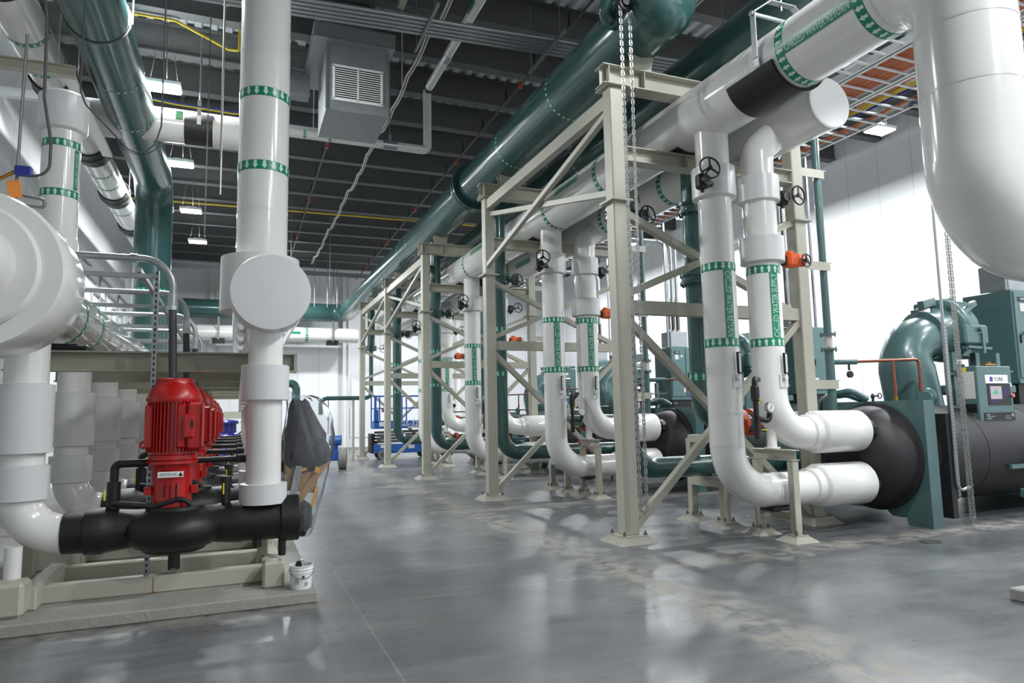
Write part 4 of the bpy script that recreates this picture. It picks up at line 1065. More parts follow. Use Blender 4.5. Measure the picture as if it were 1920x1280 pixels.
for fn, n, lab in ((pump, 6, 'vertical inline pump with red motor over black body'), (skid, 6, 'cream welded pump skid frame under a pump'),
                   (suction_drop, 6, 'white suction drop pipe with wide collars'), (discharge, 6, 'white discharge riser with broad collars'),
                   (pump_beam, 6, 'olive grey I-beam across the pump row'), (motor_conduit, 6, 'galvanized conduit elbow above a red pump motor'),
                   (strut_support, 6, 'slotted steel strut post with side arm')):
    p = fn()
    for k in range(1, n): copy_tree(p, (0, PP * k, 0), f'{ORD[k]} {lab} in the pump row')
single('strut_runner', 'long slotted strut running away over the pump conduits', 'strut', MB().bar((-0.87, 7.0, 3.0), (-0.87, 17.5, 3.0), 0.042, 0.042), M['galv2'], (-0.87, 7.0, 3.0))
# bucket
t = thing('plastic_bucket', 'small white plastic bucket on the pad corner beside the pump skid', 'bucket', (0.565, 6.56, 0.1))
prof = [(0.0, 0.004), (0.082, 0.004), (0.086, 0.0), (0.089, 0.01), (0.097, 0.14), (0.103, 0.14), (0.104, 0.147), (0.098, 0.149), (0.099, 0.165), (0.106, 0.166), (0.107, 0.173), (0.1, 0.175), (0.102, 0.195), (0.108, 0.197), (0.108, 0.205), (0.1, 0.205), (0.094, 0.14), (0.084, 0.012), (0.0, 0.01)]
MB().lathe(prof, (0.565, 6.56, 0.1), n=36).build('pail', M['white'], t)
MB().tube([(0.565 + 0.108 * math.cos(a), 6.56 + 0.108 * math.sin(a) , 0.265 - 0.07 * math.sin(math.pi * i / 12)) for i, a in [(i, -math.pi * 0.95 + math.pi * 0.95 * i / 12) for i in range(13)]], 0.003, 6).build('wire_handle', M['rod'], t)
mb = MB()
for i in range(5): mb.box((0.52 + 0.0 * i, 6.463, 0.20 - i * 0.011), (0.035, 0.002, 0.004))
for i in range(3): mb.box((0.60, 6.466, 0.16 - i * 0.012), (0.03 - 0.005 * i, 0.002, 0.005))
mb.box((0.575, 6.4605, 0.21), (0.02, 0.002, 0.025)).build('printing', M['flex'], t)
t = thing('paint_brush_can', 'small dark can standing up out of the white bucket', 'can', (0.545, 6.6, 0.11))
MB().cyl((0.545, 6.6, 0.112), (0.545, 6.6, 0.31), 0.028, n=16).cyl((0.545, 6.6, 0.31), (0.545, 6.6, 0.325), 0.02, n=12).build('body', M['black'], t)
MB().tube([(0.56, 6.6, 0.34), (0.585, 6.6, 0.33), (0.6, 6.6, 0.28)], 0.006, 6).build('wire', M['galv'], t)

# rubbish bag hung on the first discharge riser
def bag():
    rings = [(1.85, 0.60, 0.13), (1.82, 0.65, 0.17), (1.74, 0.69, 0.205), (1.6, 0.71, 0.24), (1.42, 0.71, 0.262), (1.25, 0.70, 0.262), (1.05, 0.68, 0.235), (0.85, 0.66, 0.205), (0.65, 0.65, 0.16), (0.5, 0.665, 0.11), (0.42, 0.69, 0.06), (0.385, 0.70, 0.02)]
    mb = MB(); n = 56; vs = []
    for z, xc, rx in rings:
        for j in range(n):
            a = 2 * math.pi * j / n
            f = 1 + 0.035 * math.sin(a * 9 + z * 5) + 0.03 * math.sin(a * 17 - z * 9) + 0.015 * random.uniform(-1, 1)
            vs.append(V((xc + rx * f * math.cos(a), 7.58 + 0.17 * (rx / 0.262) * f * math.sin(a), z + 0.008 * math.sin(a * 13))))
    k = len(rings)
    mb.add(vs, [(i * n + j, i * n + (j + 1) % n, (i + 1) * n + (j + 1) % n, (i + 1) * n + j) for i in range(k - 1) for j in range(n)])
    return mb
t = thing('rubbish_bag', 'clear plastic rubbish bag hanging behind the nearest discharge riser', 'bag', (0.7, 7.58, 0.4))
bag().build('film', M['film'], t, sharp=70)
MB().tube([(0.56, 7.56, 1.84), (0.48, 7.5, 1.9), (0.42, 7.36, 1.92)], 0.012, 8).build('tie_string', M['film'], t)
def blob(c, s, amp, f=7):
    mb = MB().sph(c, 1.0, 24, 16, s)
    for i, p in enumerate(mb.v):
        d = p - V(c); k = 1 + amp * math.sin(f * d.x * 6 + 2) * math.sin(f * d.z * 5 + 1) + amp * 0.6 * math.sin(f * 9 * d.z + d.x * 20)
        mb.v[i] = V(c) + d * k
    return mb
def sheet():
    rr = [(1.79, 0.60, 0.07), (1.74, 0.61, 0.10), (1.62, 0.63, 0.13), (1.5, 0.65, 0.165), (1.38, 0.67, 0.20), (1.25, 0.68, 0.225), (1.15, 0.67, 0.22), (1.08, 0.63, 0.15), (1.06, 0.6, 0.05)]
    mb = MB(); n = 64; vs = []
    for z, xc, rx in rr:
        for j in range(n):
            a = 2 * math.pi * j / n
            f = 1 + 0.09 * math.sin(a * 7 + z * 9) + 0.07 * math.sin(a * 15 - z * 14) + 0.03 * random.uniform(-1, 1)
            vs.append(V((xc + rx * f * math.cos(a), 7.575 + 0.13 * (rx / 0.225) * f * math.sin(a), z + 0.05 * math.sin(a * 3 + 1) * (rx / 0.225) + 0.02 * math.sin(a * 11))))
    k = len(rr)
    return mb.add(vs, [(i * n + j, i * n + (j + 1) % n, (i + 1) * n + (j + 1) % n, (i + 1) * n + j) for i in range(k - 1) for j in range(n)] + [tuple(range(n)), tuple(range((k - 1) * n, k * n))])
single('dark_plastic_sheet', 'crumpled dark plastic sheet in the upper half of the clear bag', 'rubbish', sheet(), M['darkrag'], (0.62, 7.56, 1.4), sharp=50)
single('dark_plastic_sheet', 'round black lump on the right side inside the clear bag', 'rubbish', blob((0.80, 7.54, 1.24), (0.13, 0.09, 0.17), 0.06), M['darkrag'], (0.82, 7.54, 1.22))
single('dark_plastic_sheet', 'dark grey scrap at the bottom tip of the clear bag', 'rubbish', blob((0.665, 7.58, 0.58), (0.095, 0.07, 0.18), 0.08), M['darkrag'], (0.665, 7.58, 0.6))
for c, d, r, nm in (((0.69, 7.52, 0.95), (0.22, 0.012, 0.22), 0.15, 'square of brown cardboard in the middle of the clear bag'), ((0.73, 7.50, 0.93), (0.07, 0.012, 0.52), 0.62, 'slanted brown cardboard strip in the clear bag'), ((0.53, 7.52, 1.0), (0.09, 0.012, 0.26), -0.1, 'brown cardboard scrap behind the riser in the clear bag')):
    single('cardboard_scrap', nm, 'cardboard', MB().box(c, d, rot=Matrix.Rotation(r, 3, 'Y')), M['cardboard'], c)
single('metal_lath_strip', 'pale grey slotted strip standing in left of the clear bag', 'strip', MB().box((0.58, 7.46, 0.97), (0.07, 0.012, 0.30), rot=Matrix.Rotation(0.2, 3, 'Y')), M['galv2'], (0.58, 7.46, 0.97))
for c, d, r, nm in (((0.77, 7.49, 0.80), (0.035, 0.01, 0.2), 0.25, 'bright yellow wrapper low on the right in the clear bag'), ((0.79, 7.47, 1.07), (0.05, 0.01, 0.06), 0.3, 'small yellow wrapper at the bend of the cardboard in bag'), ((0.66, 7.47, 1.08), (0.05, 0.01, 0.03), -0.3, 'yellow scrap on top of cardboard in the clear bag')):
    single('yellow_wrapper', nm, 'wrapper', MB().box(c, d, rot=Matrix.Rotation(r, 3, 'Y')), M['tape'], c)

# ================================================================== chillers
def chiller():
    yE, yC, z0 = 7.22, 8.62, 0.92
    t = thing('water_chiller', 'nearest big chiller with black insulated shell and teal green compressor', 'chiller', (8.6, yE, 0), 'chillers along the right wall')
    # tube sheet
    poly = [(6.42, 0.0), (6.78, 0.0), (6.80, 0.10), (7.02, 0.10), (7.10, 0.17), (8.95, 0.17), (9.0, 0.08), (9.1, 0.0), (9.4, 0.0), (9.4, 1.62), (9.34, 1.69), (6.42, 1.69)]
    MB().prism([(8.50, a, b) for a, b in poly], (0.2, 0, 0)).build('tube_sheet', M['green_chiller'], t)
    MB().prism([(8.93, 6.44, 0.1), (8.93, 7.4, 0.1), (8.93, 7.4, 1.5), (8.93, 6.44, 1.5)], (0.1, 0, 0)).build('insulated_plate', M['rubber2'], t)
    mb = MB()
    mb.lathe([(0.09, 0.0), (0.10, 0.02), (0.10, 0.05), (0.09, 0.06)], (8.72, 6.55, 1.72), (1, 0, 0), 24)
    mb.ring((8.78, 6.55, 1.73), (1, 0, 0), 0.085, 0.04, 20, 8)
    mb.build('lifting_lug', M['green_chiller'], t)
    # evaporator
    MB().lathe([(0.74, 0), (0.755, 0.01), (0.755, 0.05), (0.71, 0.065), (0.70, 0.16), (0.665, 0.30), (0.57, 0.43), (0.40, 0.53), (0.2, 0.575), (0.0, 0.585)], (8.505, yE, z0), (-1, 0, 0), 48).build('water_box', M['rubber2'], t)
    mb = MB()
    for z in (0.595, 1.293):
        mb.cyl((7.84, 6.95, z), (8.3, 6.97, z), 0.135, n=28); mb.cyl((7.98, 6.95, z), (8.06, 6.95, z), 0.155, n=28); mb.box((8.0, 6.80, z), (0.07, 0.07, 0.09))
    mb.build('water_nozzles', M['rubber'], t)
    MB().cyl((8.7, yE, z0), (13.8, yE, z0), 0.69, n=48).build('evaporator_shell', M['rubber2'], t)
    mb = MB()
    for x in (9.9, 11.2, 12.3): mb.tube([(x, yE, z0), (x + 0.02, yE, z0)], 0.694, 48, False)
    mb.build('shell_seams', M['black'], t)
    MB().prism([(13.3, 6.5, 0), (13.3, 9.4, 0), (13.3, 9.4, 1.6), (13.3, 6.5, 1.6)], (0.2, 0, 0)).build('far_tube_sheet', M['green_chiller'], t)
    # condenser
    MB().cyl((8.7, yC, 1.02), (13.4, yC, 1.02), 0.58, n=40).build('condenser_shell', M['green_chiller'], t)
    MB().lathe([(0.60, 0), (0.62, 0.02), (0.62, 0.08), (0.55, 0.1), (0.53, 0.25), (0.42, 0.34), (0.0, 0.4)], (8.505, yC, 1.02), (-1, 0, 0), 40).build('condenser_water_box', M['green_chiller'], t)
    # hoses and small valves on the tube sheet
    MB().tube(bend([(8.42, 8.0, 1.45), (8.42, 7.95, 1.80), (8.55, 7.6, 1.86), (8.75, 7.5, 1.72)], 0.14), 0.045, 14).tube(bend([(8.44, 8.14, 1.45), (8.44, 8.08, 1.76), (8.62, 7.75, 1.80), (8.8, 7.6, 1.7)], 0.14), 0.04, 14).build('oil_pipes', M['green_chiller'], t)
    MB().cyl((8.6, 7.28, 1.69), (8.6, 7.28, 1.80), 0.018, n=8).sph((8.6, 7.28, 1.76), 0.03, 12, 8).cyl((8.6, 7.28, 1.77), (8.72, 7.28, 1.77), 0.012, n=8).ring((8.74, 7.28, 1.77), (1, 0, 0), 0.035, 0.008, 14, 6).build('vent_valve', M['black'], t)
    # suction elbow and compressor
    y = 7.72
    MB().tube(bend([(10.05, y, 1.45), (9.82, y, 2.62), (10.75, y, 2.78)], 0.42, 10), [0.41 - 0.06 * min(1, i / 7.0) for i in range(len(bend([(10.05, y, 1.45), (9.82, y, 2.62), (10.75, y, 2.78)], 0.42, 10)))], 36).build('suction_elbow', M['green_chiller'], t)
    mb = MB().lathe([(0.34, 0.0), (0.40, 0.01), (0.40, 0.07), (0.37, 0.08), (0.39, 0.2), (0.44, 0.35), (0.46, 0.4), (0.46, 0.55), (0.40, 0.58), (0.40, 0.85)], (10.3, y, 2.74), V((0.985, 0, 0.17)), 40)
    mb.build('compressor_casing', M['green_chiller'], t)
    mb = MB().ring((10.72, y - 0.02, 2.84), V((0.985, 0, 0.1)), 0.42, 0.11, 36, 12)
    for a in (0.9, 1.6, 2.3): 
        mb.bar((10.55, y + 0.5 * math.cos(a), 2.8 + 0.5 * math.sin(a)), (11.1, y + 0.55 * math.cos(a), 2.86 + 0.52 * math.sin(a)), 0.06, 0.05)
    mb.bar((10.15, y - 0.15, 3.22), (10.5, y - 0.1, 3.30), 0.1, 0.12).bar((10.75, y - 0.35, 3.05), (11.2, y - 0.3, 3.28), 0.08, 0.08)
    mb.build('volute_ring', M['green_chiller'], t)
    mb = MB().rbox((10.85, y - 0.42, 2.72), (0.55, 0.25, 0.32), 0.03).box((10.95, y - 0.56, 2.58), (0.05, 0.03, 0.32)).cyl((10.9, y - 0.56, 2.80), (10.9, y - 0.6, 2.80), 0.04, n=12).bar((10.6, y - 0.5, 2.52), (11.15, y - 0.5, 2.5), 0.12, 0.04)
    mb.build('guide_vane_actuator', M['green_chiller'], t)
    MB().rbox((11.35, y + 0.38, 2.84), (0.62, 0.6, 0.9), 0.05).rbox((11.3, y + 0.35, 3.33), (0.7, 0.5, 0.1), 0.02).box((11.2, y + 0.1, 3.26), (0.5, 0.05, 0.14)).build('gear_case', M['green_chiller'], t)
    mb = MB().rbox((11.2, y - 0.25, 1.86), (1.7, 0.12, 0.14), 0.02).rbox((11.2, y + 0.45, 1.86), (1.7, 0.12, 0.14), 0.02)
    for xx in (10.55, 11.1, 11.6): mb.bar((xx, y - 0.3, 1.5), (xx, y - 0.3, 2.45), 0.09, 0.09, (0, 1, 0))
    mb.bar((10.4, y - 0.4, 2.18), (11.5, y - 0.42, 1.85), 0.035, 0.035).bar((10.9, y - 0.38, 1.72), (11.5, y - 0.38, 2.0), 0.06, 0.06).bar((10.3, y - 0.36, 2.1), (11.9, y - 0.36, 2.15), 0.03, 0.03)
    mb.tube(bend([(10.35, y - 0.55, 1.86), (10.42, y - 0.78, 1.80), (10.6, y - 0.85, 1.5), (10.75, y - 0.95, 1.2)], 0.12), 0.022, 10)
    mb.build('compressor_cradle', M['green_chiller'], t)
    MB().cyl((11.2, y + 0.1, 1.7), (11.2, y + 0.1, 2.3), 0.09, n=16).cyl((11.45, y + 0.2, 1.6), (11.45, y + 0.2, 2.3), 0.07, n=16).build('discharge_line', M['black'], t)
    # starter cabinet
    MB().rbox((12.62, 7.8, 2.78), (1.04, 0.84, 1.54), 0.015).build('starter_cabinet', M['green_chiller'], t)
    d = MB().rbox((12.38, 7.372, 2.78), (0.50, 0.025, 1.46), 0.008).build('cabinet_door', M['green_chiller'], t)
    MB().rbox((12.20, 7.35, 2.70), (0.03, 0.03, 0.14), 0.008).bar((12.2, 7.34, 2.76), (12.3, 7.34, 2.82), 0.02, 0.02).build('door_handle', M['black'], d)
    d = MB().rbox((12.88, 7.372, 2.78), (0.46, 0.025, 1.46), 0.008).build('cabinet_door', M['green_chiller'], t)
    MB().rbox((12.72, 7.35, 2.70), (0.03, 0.03, 0.14), 0.008).build('door_handle', M['black'], d)
    s = MB().box((12.32, 7.356, 3.38), (0.2, 0.006, 0.08)).build('brand_plate', M['blackpaint'], t)
    flat_text(MB(), 'YORK', (12.33, 7.352, 3.385), (1, 0, 0), (0, 0, 1), 0.11, 0.035).build('plate_lettering', M['white'], s)
    MB().box((12.32, 7.356, 3.24), (0.13, 0.006, 0.14)).box((12.5, 7.356, 3.27), (0.08, 0.006, 0.06)).box((12.56, 7.356, 2.32), (0.06, 0.006, 0.3)).box((12.75, 7.356, 2.30), (0.1, 0.006, 0.06)).build('stickers', M['paper'], t)
    s = MB().box((12.8, 7.356, 2.12), (0.2, 0.006, 0.1)).build('brand_badge', M['navy'], t)
    flat_text(MB(), 'YORK', (12.82, 7.352, 2.12), (1, 0, 0), (0, 0, 1), 0.11, 0.045).build('badge_lettering', M['white'], s)
    MB().box((12.62, 7.8, 1.7), (0.9, 0.7, 0.62)).build('cabinet_stand', M['black'], t)
    MB().rbox((12.62, 7.8, 1.98), (1.1, 0.9, 0.07), 0.01).build('cabinet_base', M['green_chiller'], t)
    # control panel
    px0, px1, pz0, pz1, py = 10.03, 10.80, 1.33, 2.18, 6.70
    b = MB().rbox(((px0 + px1) / 2, py + 0.14, (pz0 + pz1) / 2), (px1 - px0, 0.28, pz1 - pz0), 0.012).build('control_panel', M['green_chiller'], t)
    MB().box((10.45, py - 0.003, 1.985), (0.50, 0.008, 0.125)).build('brand_sign', M['white'], b)
    mb = flat_text(MB(), 'YORK', (10.49, py - 0.009, 1.985), (1, 0, 0), (0, 0, 1), 0.22, 0.062)
    mb.build('sign_lettering', M['blackpaint'], b)
    MB().box((10.325, py - 0.008, 1.985), (0.065, 0.004, 0.07)).build('sign_emblem', M['logo'], b)
    MB().box((10.485, py - 0.003, 1.76), (0.51, 0.008, 0.32)).build('display_bezel', M['blackpaint'], b)
    MB().box((10.41, py - 0.008, 1.785), (0.25, 0.004, 0.19)).build('display', M['screen'], b)
    mb = MB().box((10.40, py - 0.0105, 1.78), (0.12, 0.002, 0.035), rot=Matrix.Rotation(-0.15, 3, 'Y')); mb.prism([(10.36, py - 0.011, 1.80), (10.44, py - 0.011, 1.80), (10.40, py - 0.011, 1.845)], (0, -0.001, 0)); mb.build('screen_picture', M['screengreen'], b)
    mb = MB()
    for i in range(3):
        for j in range(5): mb.box((10.59 + 0.045 * i, py - 0.0085, 1.86 - 0.03 * j), (0.024, 0.003, 0.016))
    for i in range(5): mb.box((10.32 + 0.04 * i, py - 0.0085, 1.655), (0.02, 0.003, 0.015))
    mb.build('keys', M['logo'], b)
    MB().box((10.45, py - 0.003, 1.435), (0.68, 0.008, 0.115)).build('lower_strip', M['blackpaint'], b)
    mb = MB()
    for i, w_ in enumerate(('MaxE', 'Centrifugal', 'Chiller')): flat_text(mb, w_, (10.17 + 0.016 * len(w_) / 2 - 0.01, py - 0.009, 1.465 - 0.028 * i), (1, 0, 0), (0, 0, 1), 0.0155 * len(w_), 0.02)
    for i, w_ in enumerate(('Johnson', 'Controls')): flat_text(mb, w_, (10.63, py - 0.009, 1.437 - 0.03 * i), (1, 0, 0), (0, 0, 1), 0.12, 0.02)
    mb.ring((10.74, py - 0.008, 1.452), (0, 1, 0), 0.02, 0.004, 16, 6); mb.build('strip_lettering', M['ink'], b)
    mb = MB().box((px0 - 0.003, py + 0.15, 1.90), (0.004, 0.22, 0.40)).box((px0 - 0.003, py + 0.15, 1.42), (0.004, 0.17, 0.06)); mb.build('wiring_sheet', M['paper'], b)
    MB().box((px0 - 0.003, py + 0.15, 1.56), (0.004, 0.22, 0.13)).build('rating_label', M['blackpaint'], b)
    MB().box((px0 - 0.003, py + 0.2, 2.13), (0.004, 0.1, 0.07)).build('warning_sticker', M['yellow'], b)
    MB().rbox((10.42, py + 0.08, 2.2), (0.24, 0.1, 0.03), 0.01).cyl((10.44, py + 0.08, 2.2), (10.44, py + 0.08, 2.25), 0.025, n=10).build('relay_cap', M['brass'], b)
    MB().box((10.745, py - 0.004, 1.9), (0.07, 0.004, 0.06)).build('tag_sticker', M['paper'], b)
    MB().cyl((10.77, py - 0.03, 1.74), (10.77, py, 1.74), 0.03, n=8).build('red_tag', M['pinkseal'], b)
    mb = MB().tube(bend([(10.35, py + 0.15, 1.33), (10.35, py - 0.1, 1.05), (10.6, py - 0.1, 0.95), (10.72, py + 0.1, 1.33)], 0.14), 0.03, 12).cyl((10.62, py + 0.12, 0.6), (10.62, py + 0.12, 1.35), 0.03, n=10)
    mb.build('panel_cable', M['flex'], t)
    MB().bar((10.3, 6.52, 0.72), (10.85, 6.52, 0.72), 0.04, 0.06).bar((10.75, 6.5, 0.42), (10.75, 6.5, 1.0), 0.04, 0.05, (0, 1, 0)).rbox((10.5, 6.42, 0.35), (0.25, 0.12, 0.13), 0.015).build('side_bracket', M['green_chiller'], t)
    # copper lines
    yc = 7.2
    mb = MB().tube(bend([(8.58, 7.53, 2.29), (9.51, yc, 2.31), (9.51, yc, 1.72)], 0.06), 0.022, 12).cyl((9.13, 7.33, 2.30), (9.13, 7.33, 1.72), 0.022, n=12)
    for x, yy in ((9.13, 7.33), (9.51, yc)): mb.cyl((x, yy, 1.84), (x, yy, 1.96), 0.03, n=12)
    mb.build('copper_lines', M['copper'], t)
    MB().cyl((9.13, 7.33, 1.58), (9.13, 7.33, 1.76), 0.034, n=8).cyl((9.51, yc, 1.58), (9.51, yc, 1.78), 0.034, n=8).build('brass_fittings', M['brass'], t)
    return t
def vent_pipe():
    x, y, r = 8.18, 7.62, 0.055
    t = thing('relief_vent_pipe', 'nearest thin green vertical vent pipe with flanged sight glass near chiller', 'pipe', (x, y, 1.4), 'thin green vent pipes')
    MB().cyl((x, y, 2.72), (x, y, 9.3), r, n=18).cyl((x, y, 1.35), (x, y, 2.46), r * 1.15, n=18).cyl((x, y, 2.29), (x + 0.42, y - 0.1, 2.29), 0.042, n=16).build('pipe', M['green_chiller'], t)
    mb = MB()
    for z in (2.70, 2.475): mb.cyl((x, y, z - 0.015), (x, y, z + 0.015), 0.115, n=24)
    for k in range(4):
        a = math.pi / 4 + math.pi / 2 * k
        for z in (2.70, 2.475): mb.cyl((x + 0.095 * math.cos(a), y + 0.095 * math.sin(a), z - 0.04), (x + 0.095 * math.cos(a), y + 0.095 * math.sin(a), z + 0.04), 0.011, n=6)
    mb.build('flanges', M['green_chiller'], t)
    MB().cyl((x, y, 2.49), (x, y, 2.69), 0.058, n=18).build('sight_glass', M['glass'], t)
    MB().cyl((x + 0.3, y - 0.07, 2.16), (x + 0.3, y - 0.07, 2.29), 0.016, n=8).cyl((x + 0.3, y - 0.1, 2.1), (x + 0.3, y - 0.06, 2.1), 0.05, n=16).build('gauge', M['black'], t)
    return t
def starter_conduits():
    t = thing('conduit_riser', 'nearest grey pull box with dark conduits rising from the chiller starter cabinet', 'conduit', (12.5, 7.7, 3.56), 'conduits over the chillers')
    MB().rbox((12.52, 7.72, 3.80), (0.62, 0.5, 0.48), 0.012).build('pull_box', M['galv2'], t)
    for i in range(3):
        x = 12.34 + 0.17 * i
        MB().cyl((x, 7.72, 4.04), (x, 7.72, 4.12), 0.075, n=16).cyl((x, 7.72, 4.95), (x, 7.72, 5.1), 0.07, n=16).build('fitting', M['galv'], t)
        MB().cyl((x, 7.72, 4.1), (x, 7.72, 5.0), 0.06, n=16).build('flexible_conduit', M['flex'], t)
        MB().tube(bend([(x, 7.72, 5.05), (x, 7.72, 6.9), (10.9, 7.72 + 0.13 * i, 6.9)], 0.3), 0.055, 16).build('rigid_conduit', M['galv2'], t)
    for x in (12.12, 12.95):
        strut(MB(), (x, 7.48, 3.55), (x, 7.48, 9.2), 0.05, (1, 0, 0), True, (0, -1, 0)).build('strut', [M['galv2'], M['blackpaint']], t)
    return t
for fn, n, lab in ((chiller, 4, 'chiller with black insulated shell and teal green compressor'), (vent_pipe, 4, 'thin green vertical vent pipe with flanged sight glass'),
                   (starter_conduits, 4, 'pull box with dark conduits over a chiller starter cabinet')):
    p = fn()
    for k in range(1, n): copy_tree(p, (0, PITCH * k, 0), f'{ORD[k]} {lab}')

# chains and conduits by the near chiller
chain('bright pull chain loop hanging to the floor in front of the nearest chiller', 'chain', (9.02, 6.25, 7.2), (9.02, 6.25, 0.14), (1, 0.1, 0), 0.04, 0.08, 0.06, 'pull chains')
chain('bright pull chain loop hanging beside the nearest rack column', 'chain', (4.47, 7.0, 6.72), (4.52, 7.1, 0.45), (1, 0.2, 0), 0.16, 0.10, 0.066, 'pull chains')
single('chain_wheel', 'black chain wheel at the top of the chain over the domed green main', 'valve wheel', MB().ring((4.47, 7.0, 6.79), (0.2, -1, 0), 0.09, 0.03, 24, 8).cyl((4.47, 7.04, 6.79), (4.47, 6.96, 6.79), 0.05, n=12).cyl((4.47, 7.0, 6.79), (4.53, 7.4, 6.80), 0.03, n=10), M['black'], (4.47, 7.0, 6.79))
single('vertical_conduit', 'left one of two slim bright conduits dropping in front of nearest chiller', 'conduit', MB().cyl((8.93, 6.36, 1.75), (8.93, 6.36, 7.0), 0.017, n=10), M['galv'], (8.93, 6.36, 1.75), 'slim conduits by the near chiller')
single('vertical_conduit', 'right one of two slim bright conduits, ending in a hose near floor', 'conduit', MB().cyl((9.02, 6.42, 0.95), (9.02, 6.42, 7.0), 0.017, n=10).tube(bend([(9.02, 6.42, 0.98), (9.02, 6.42, 0.45), (9.25, 6.42, 0.5)], 0.1), 0.02, 8), M['galv'], (9.02, 6.42, 0.5), 'slim conduits by the near chiller')
single('strut_post', 'short slotted strut post beside slim conduits before the chiller panel', 'strut', strut(MB(), (9.13, 6.5, 0.35), (9.13, 6.5, 2.75), 0.05, (1, 0, 0), True, (0, -1, 0)), [M['galv2'], M['blackpaint']], (9.13, 6.5, 0.4))

# cable trays
def tray(x0, x1, z, label):
    t = thing('cable_tray', label, 'cable tray', (x0, 2, z), 'ladder trays at upper right')
    for x in (x0, x1): MB().bar((x, -3, z + 0.02), (x, 33, z + 0.02), 0.05, 0.12).build('side_rail', M['traywhite'], t)
    mb = MB(); y = -2.9
    while y < 33: mb.bar((x0, y, z - 0.02), (x1, y, z - 0.02), 0.035, 0.03); y += 0.32
    mb.build('rungs', M['traywhite'], t)
    mb = MB(); y = -1.0
    while y < 33:
        for x in (x0 - 0.03, x1 + 0.03): mb.cyl((x, y, z - 0.12), (x, y, 9.2), 0.007, n=6)
        mb.bar((x0 - 0.12, y, z - 0.06), (x1 + 0.12, y, z - 0.06), 0.042, 0.042); y += 2.46
    mb.build('trapeze_hangers', M['galv2'], t)
tray(7.62, 9.12, 7.0, 'left ladder cable tray beside the white main, mostly empty')
tray(9.22, 10.02, 7.0, 'middle ladder cable tray packed with orange cables')
tray(10.12, 11.15, 7.0, 'right ladder cable tray with a few orange and yellow cables')
def cable(x, z, r, m, amp, label, group, name='power_cable'):
    ph = random.uniform(0, 6); pts = []
    y = -2.5
    while y <= 32.5:
        pts.append((x + amp * math.sin(y * 0.9 + ph) + amp * 0.5 * math.sin(y * 2.3 + ph * 2), y, z + 0.006 * math.sin(y * 1.7 + ph))); y += 0.7
    single(name, label, 'cable', MB().tube(pts, r, 6), M[m], (x, 5, z), group)
for i in range(15): cable(9.30 + 0.043 * i, 7.018, 0.02, 'cableorange', 0.008, 'orange cable lying in the middle ladder tray at upper right', 'orange cables in the middle tray')
for i, (x, m, c) in enumerate(((10.25, 'cableorange', 'leftmost orange'), (10.30, 'cableorange', 'second orange'), (10.42, 'cableyellow', 'left yellow'), (10.50, 'cableyellow', 'right yellow'), (10.62, 'cableblue', 'only blue'), (10.98, 'cableorange', 'rightmost orange'), (10.92, 'cableorange', 'third orange'))):
    cable(x, 7.018, 0.022, m, 0.03, f'{c} cable in the right ladder tray', 'loose cables in the right tray')

# ================================================================== ceiling things
# supply air box
t = thing('air_diffuser', 'galvanized air diffuser box with white grille hanging from the ceiling', 'air vent', (1.75, 12.3, 6.9))
def fr(y0, x0, x1, z0, z1, y1): return MB().box(((x0 + x1) / 2, (y0 + y1) / 2, (z0 + z1) / 2), (x1 - x0, y1 - y0, z1 - z0))
fr(11.4, 1.29, 2.35, 6.83, 8.02, 12.66).build('plenum_box', M['galv2'], t)
mb = MB().box((1.75, 12.2, 8.12), (1.36, 2.0, 0.24)); mb.build('upper_flange', M['galv2'], t)
mb = MB(); a, b = 1.12, 1.12
for (p, q) in (((1.07, 11.2, 8.0), (2.43, 11.2, 8.0)), ((1.07, 11.2, 8.24), (2.43, 11.2, 8.24)), ((1.07, 11.2, 8.0), (1.07, 12.8, 8.0)), ((1.07, 11.2, 8.24), (1.07, 12.8, 8.24)), ((1.29, 11.39, 6.83), (1.29, 11.39, 8.0)), ((2.35, 11.39, 6.83), (2.35, 11.39, 8.0))): mb.bar(p, q, 0.03, 0.03)
mb.build('corner_angles', M['galv'], t)
MB().box((1.75, 12.68, 9.0), (1.0, 1.1, 1.74)).build('duct_drop', M['beam'], t)
gx0, gx1, gz0, gz1, gy = 1.41, 2.23, 7.02, 7.62, 11.39
g = MB().box(((gx0 + gx1) / 2, gy, gz0), (gx1 - gx0 + 0.05, 0.03, 0.035)).box(((gx0 + gx1) / 2, gy, gz1), (gx1 - gx0 + 0.05, 0.03, 0.035)).box((gx0, gy, (gz0 + gz1) / 2), (0.035, 0.03, gz1 - gz0)).box((gx1, gy, (gz0 + gz1) / 2), (0.035, 0.03, gz1 - gz0)).box(((gx0 + gx1) / 2, gy, (gz0 + gz1) / 2), (0.022, 0.03, gz1 - gz0)).build('grille', M['white'], t)
MB().box(((gx0 + gx1) / 2, gy + 0.004, (gz0 + gz1) / 2), (gx1 - gx0, 0.004, gz1 - gz0)).build('grille_back', M['blackpaint'], g)
mb = MB()
for i in range(15): mb.box(((gx0 + gx1) / 2, gy - 0.004, gz0 + 0.04 * i + 0.03), (gx1 - gx0, 0.018, 0.016), rot=Matrix.Rotation(0.5, 3, 'X'))
mb.build('grille_louvres', M['white'], g)
t = thing('duct_damper_box', 'small open metal box frame left of the air diffuser', 'duct box', (0.85, 12.6, 7.9))
MB().box((0.88, 12.6, 8.05), (0.5, 0.04, 0.04)).box((0.88, 12.6, 7.6), (0.5, 0.04, 0.04)).box((0.64, 12.6, 7.82), (0.04, 0.04, 0.45)).box((0.9, 12.8, 7.82), (0.46, 0.36, 0.4)).build('frame', M['galv2'], t)
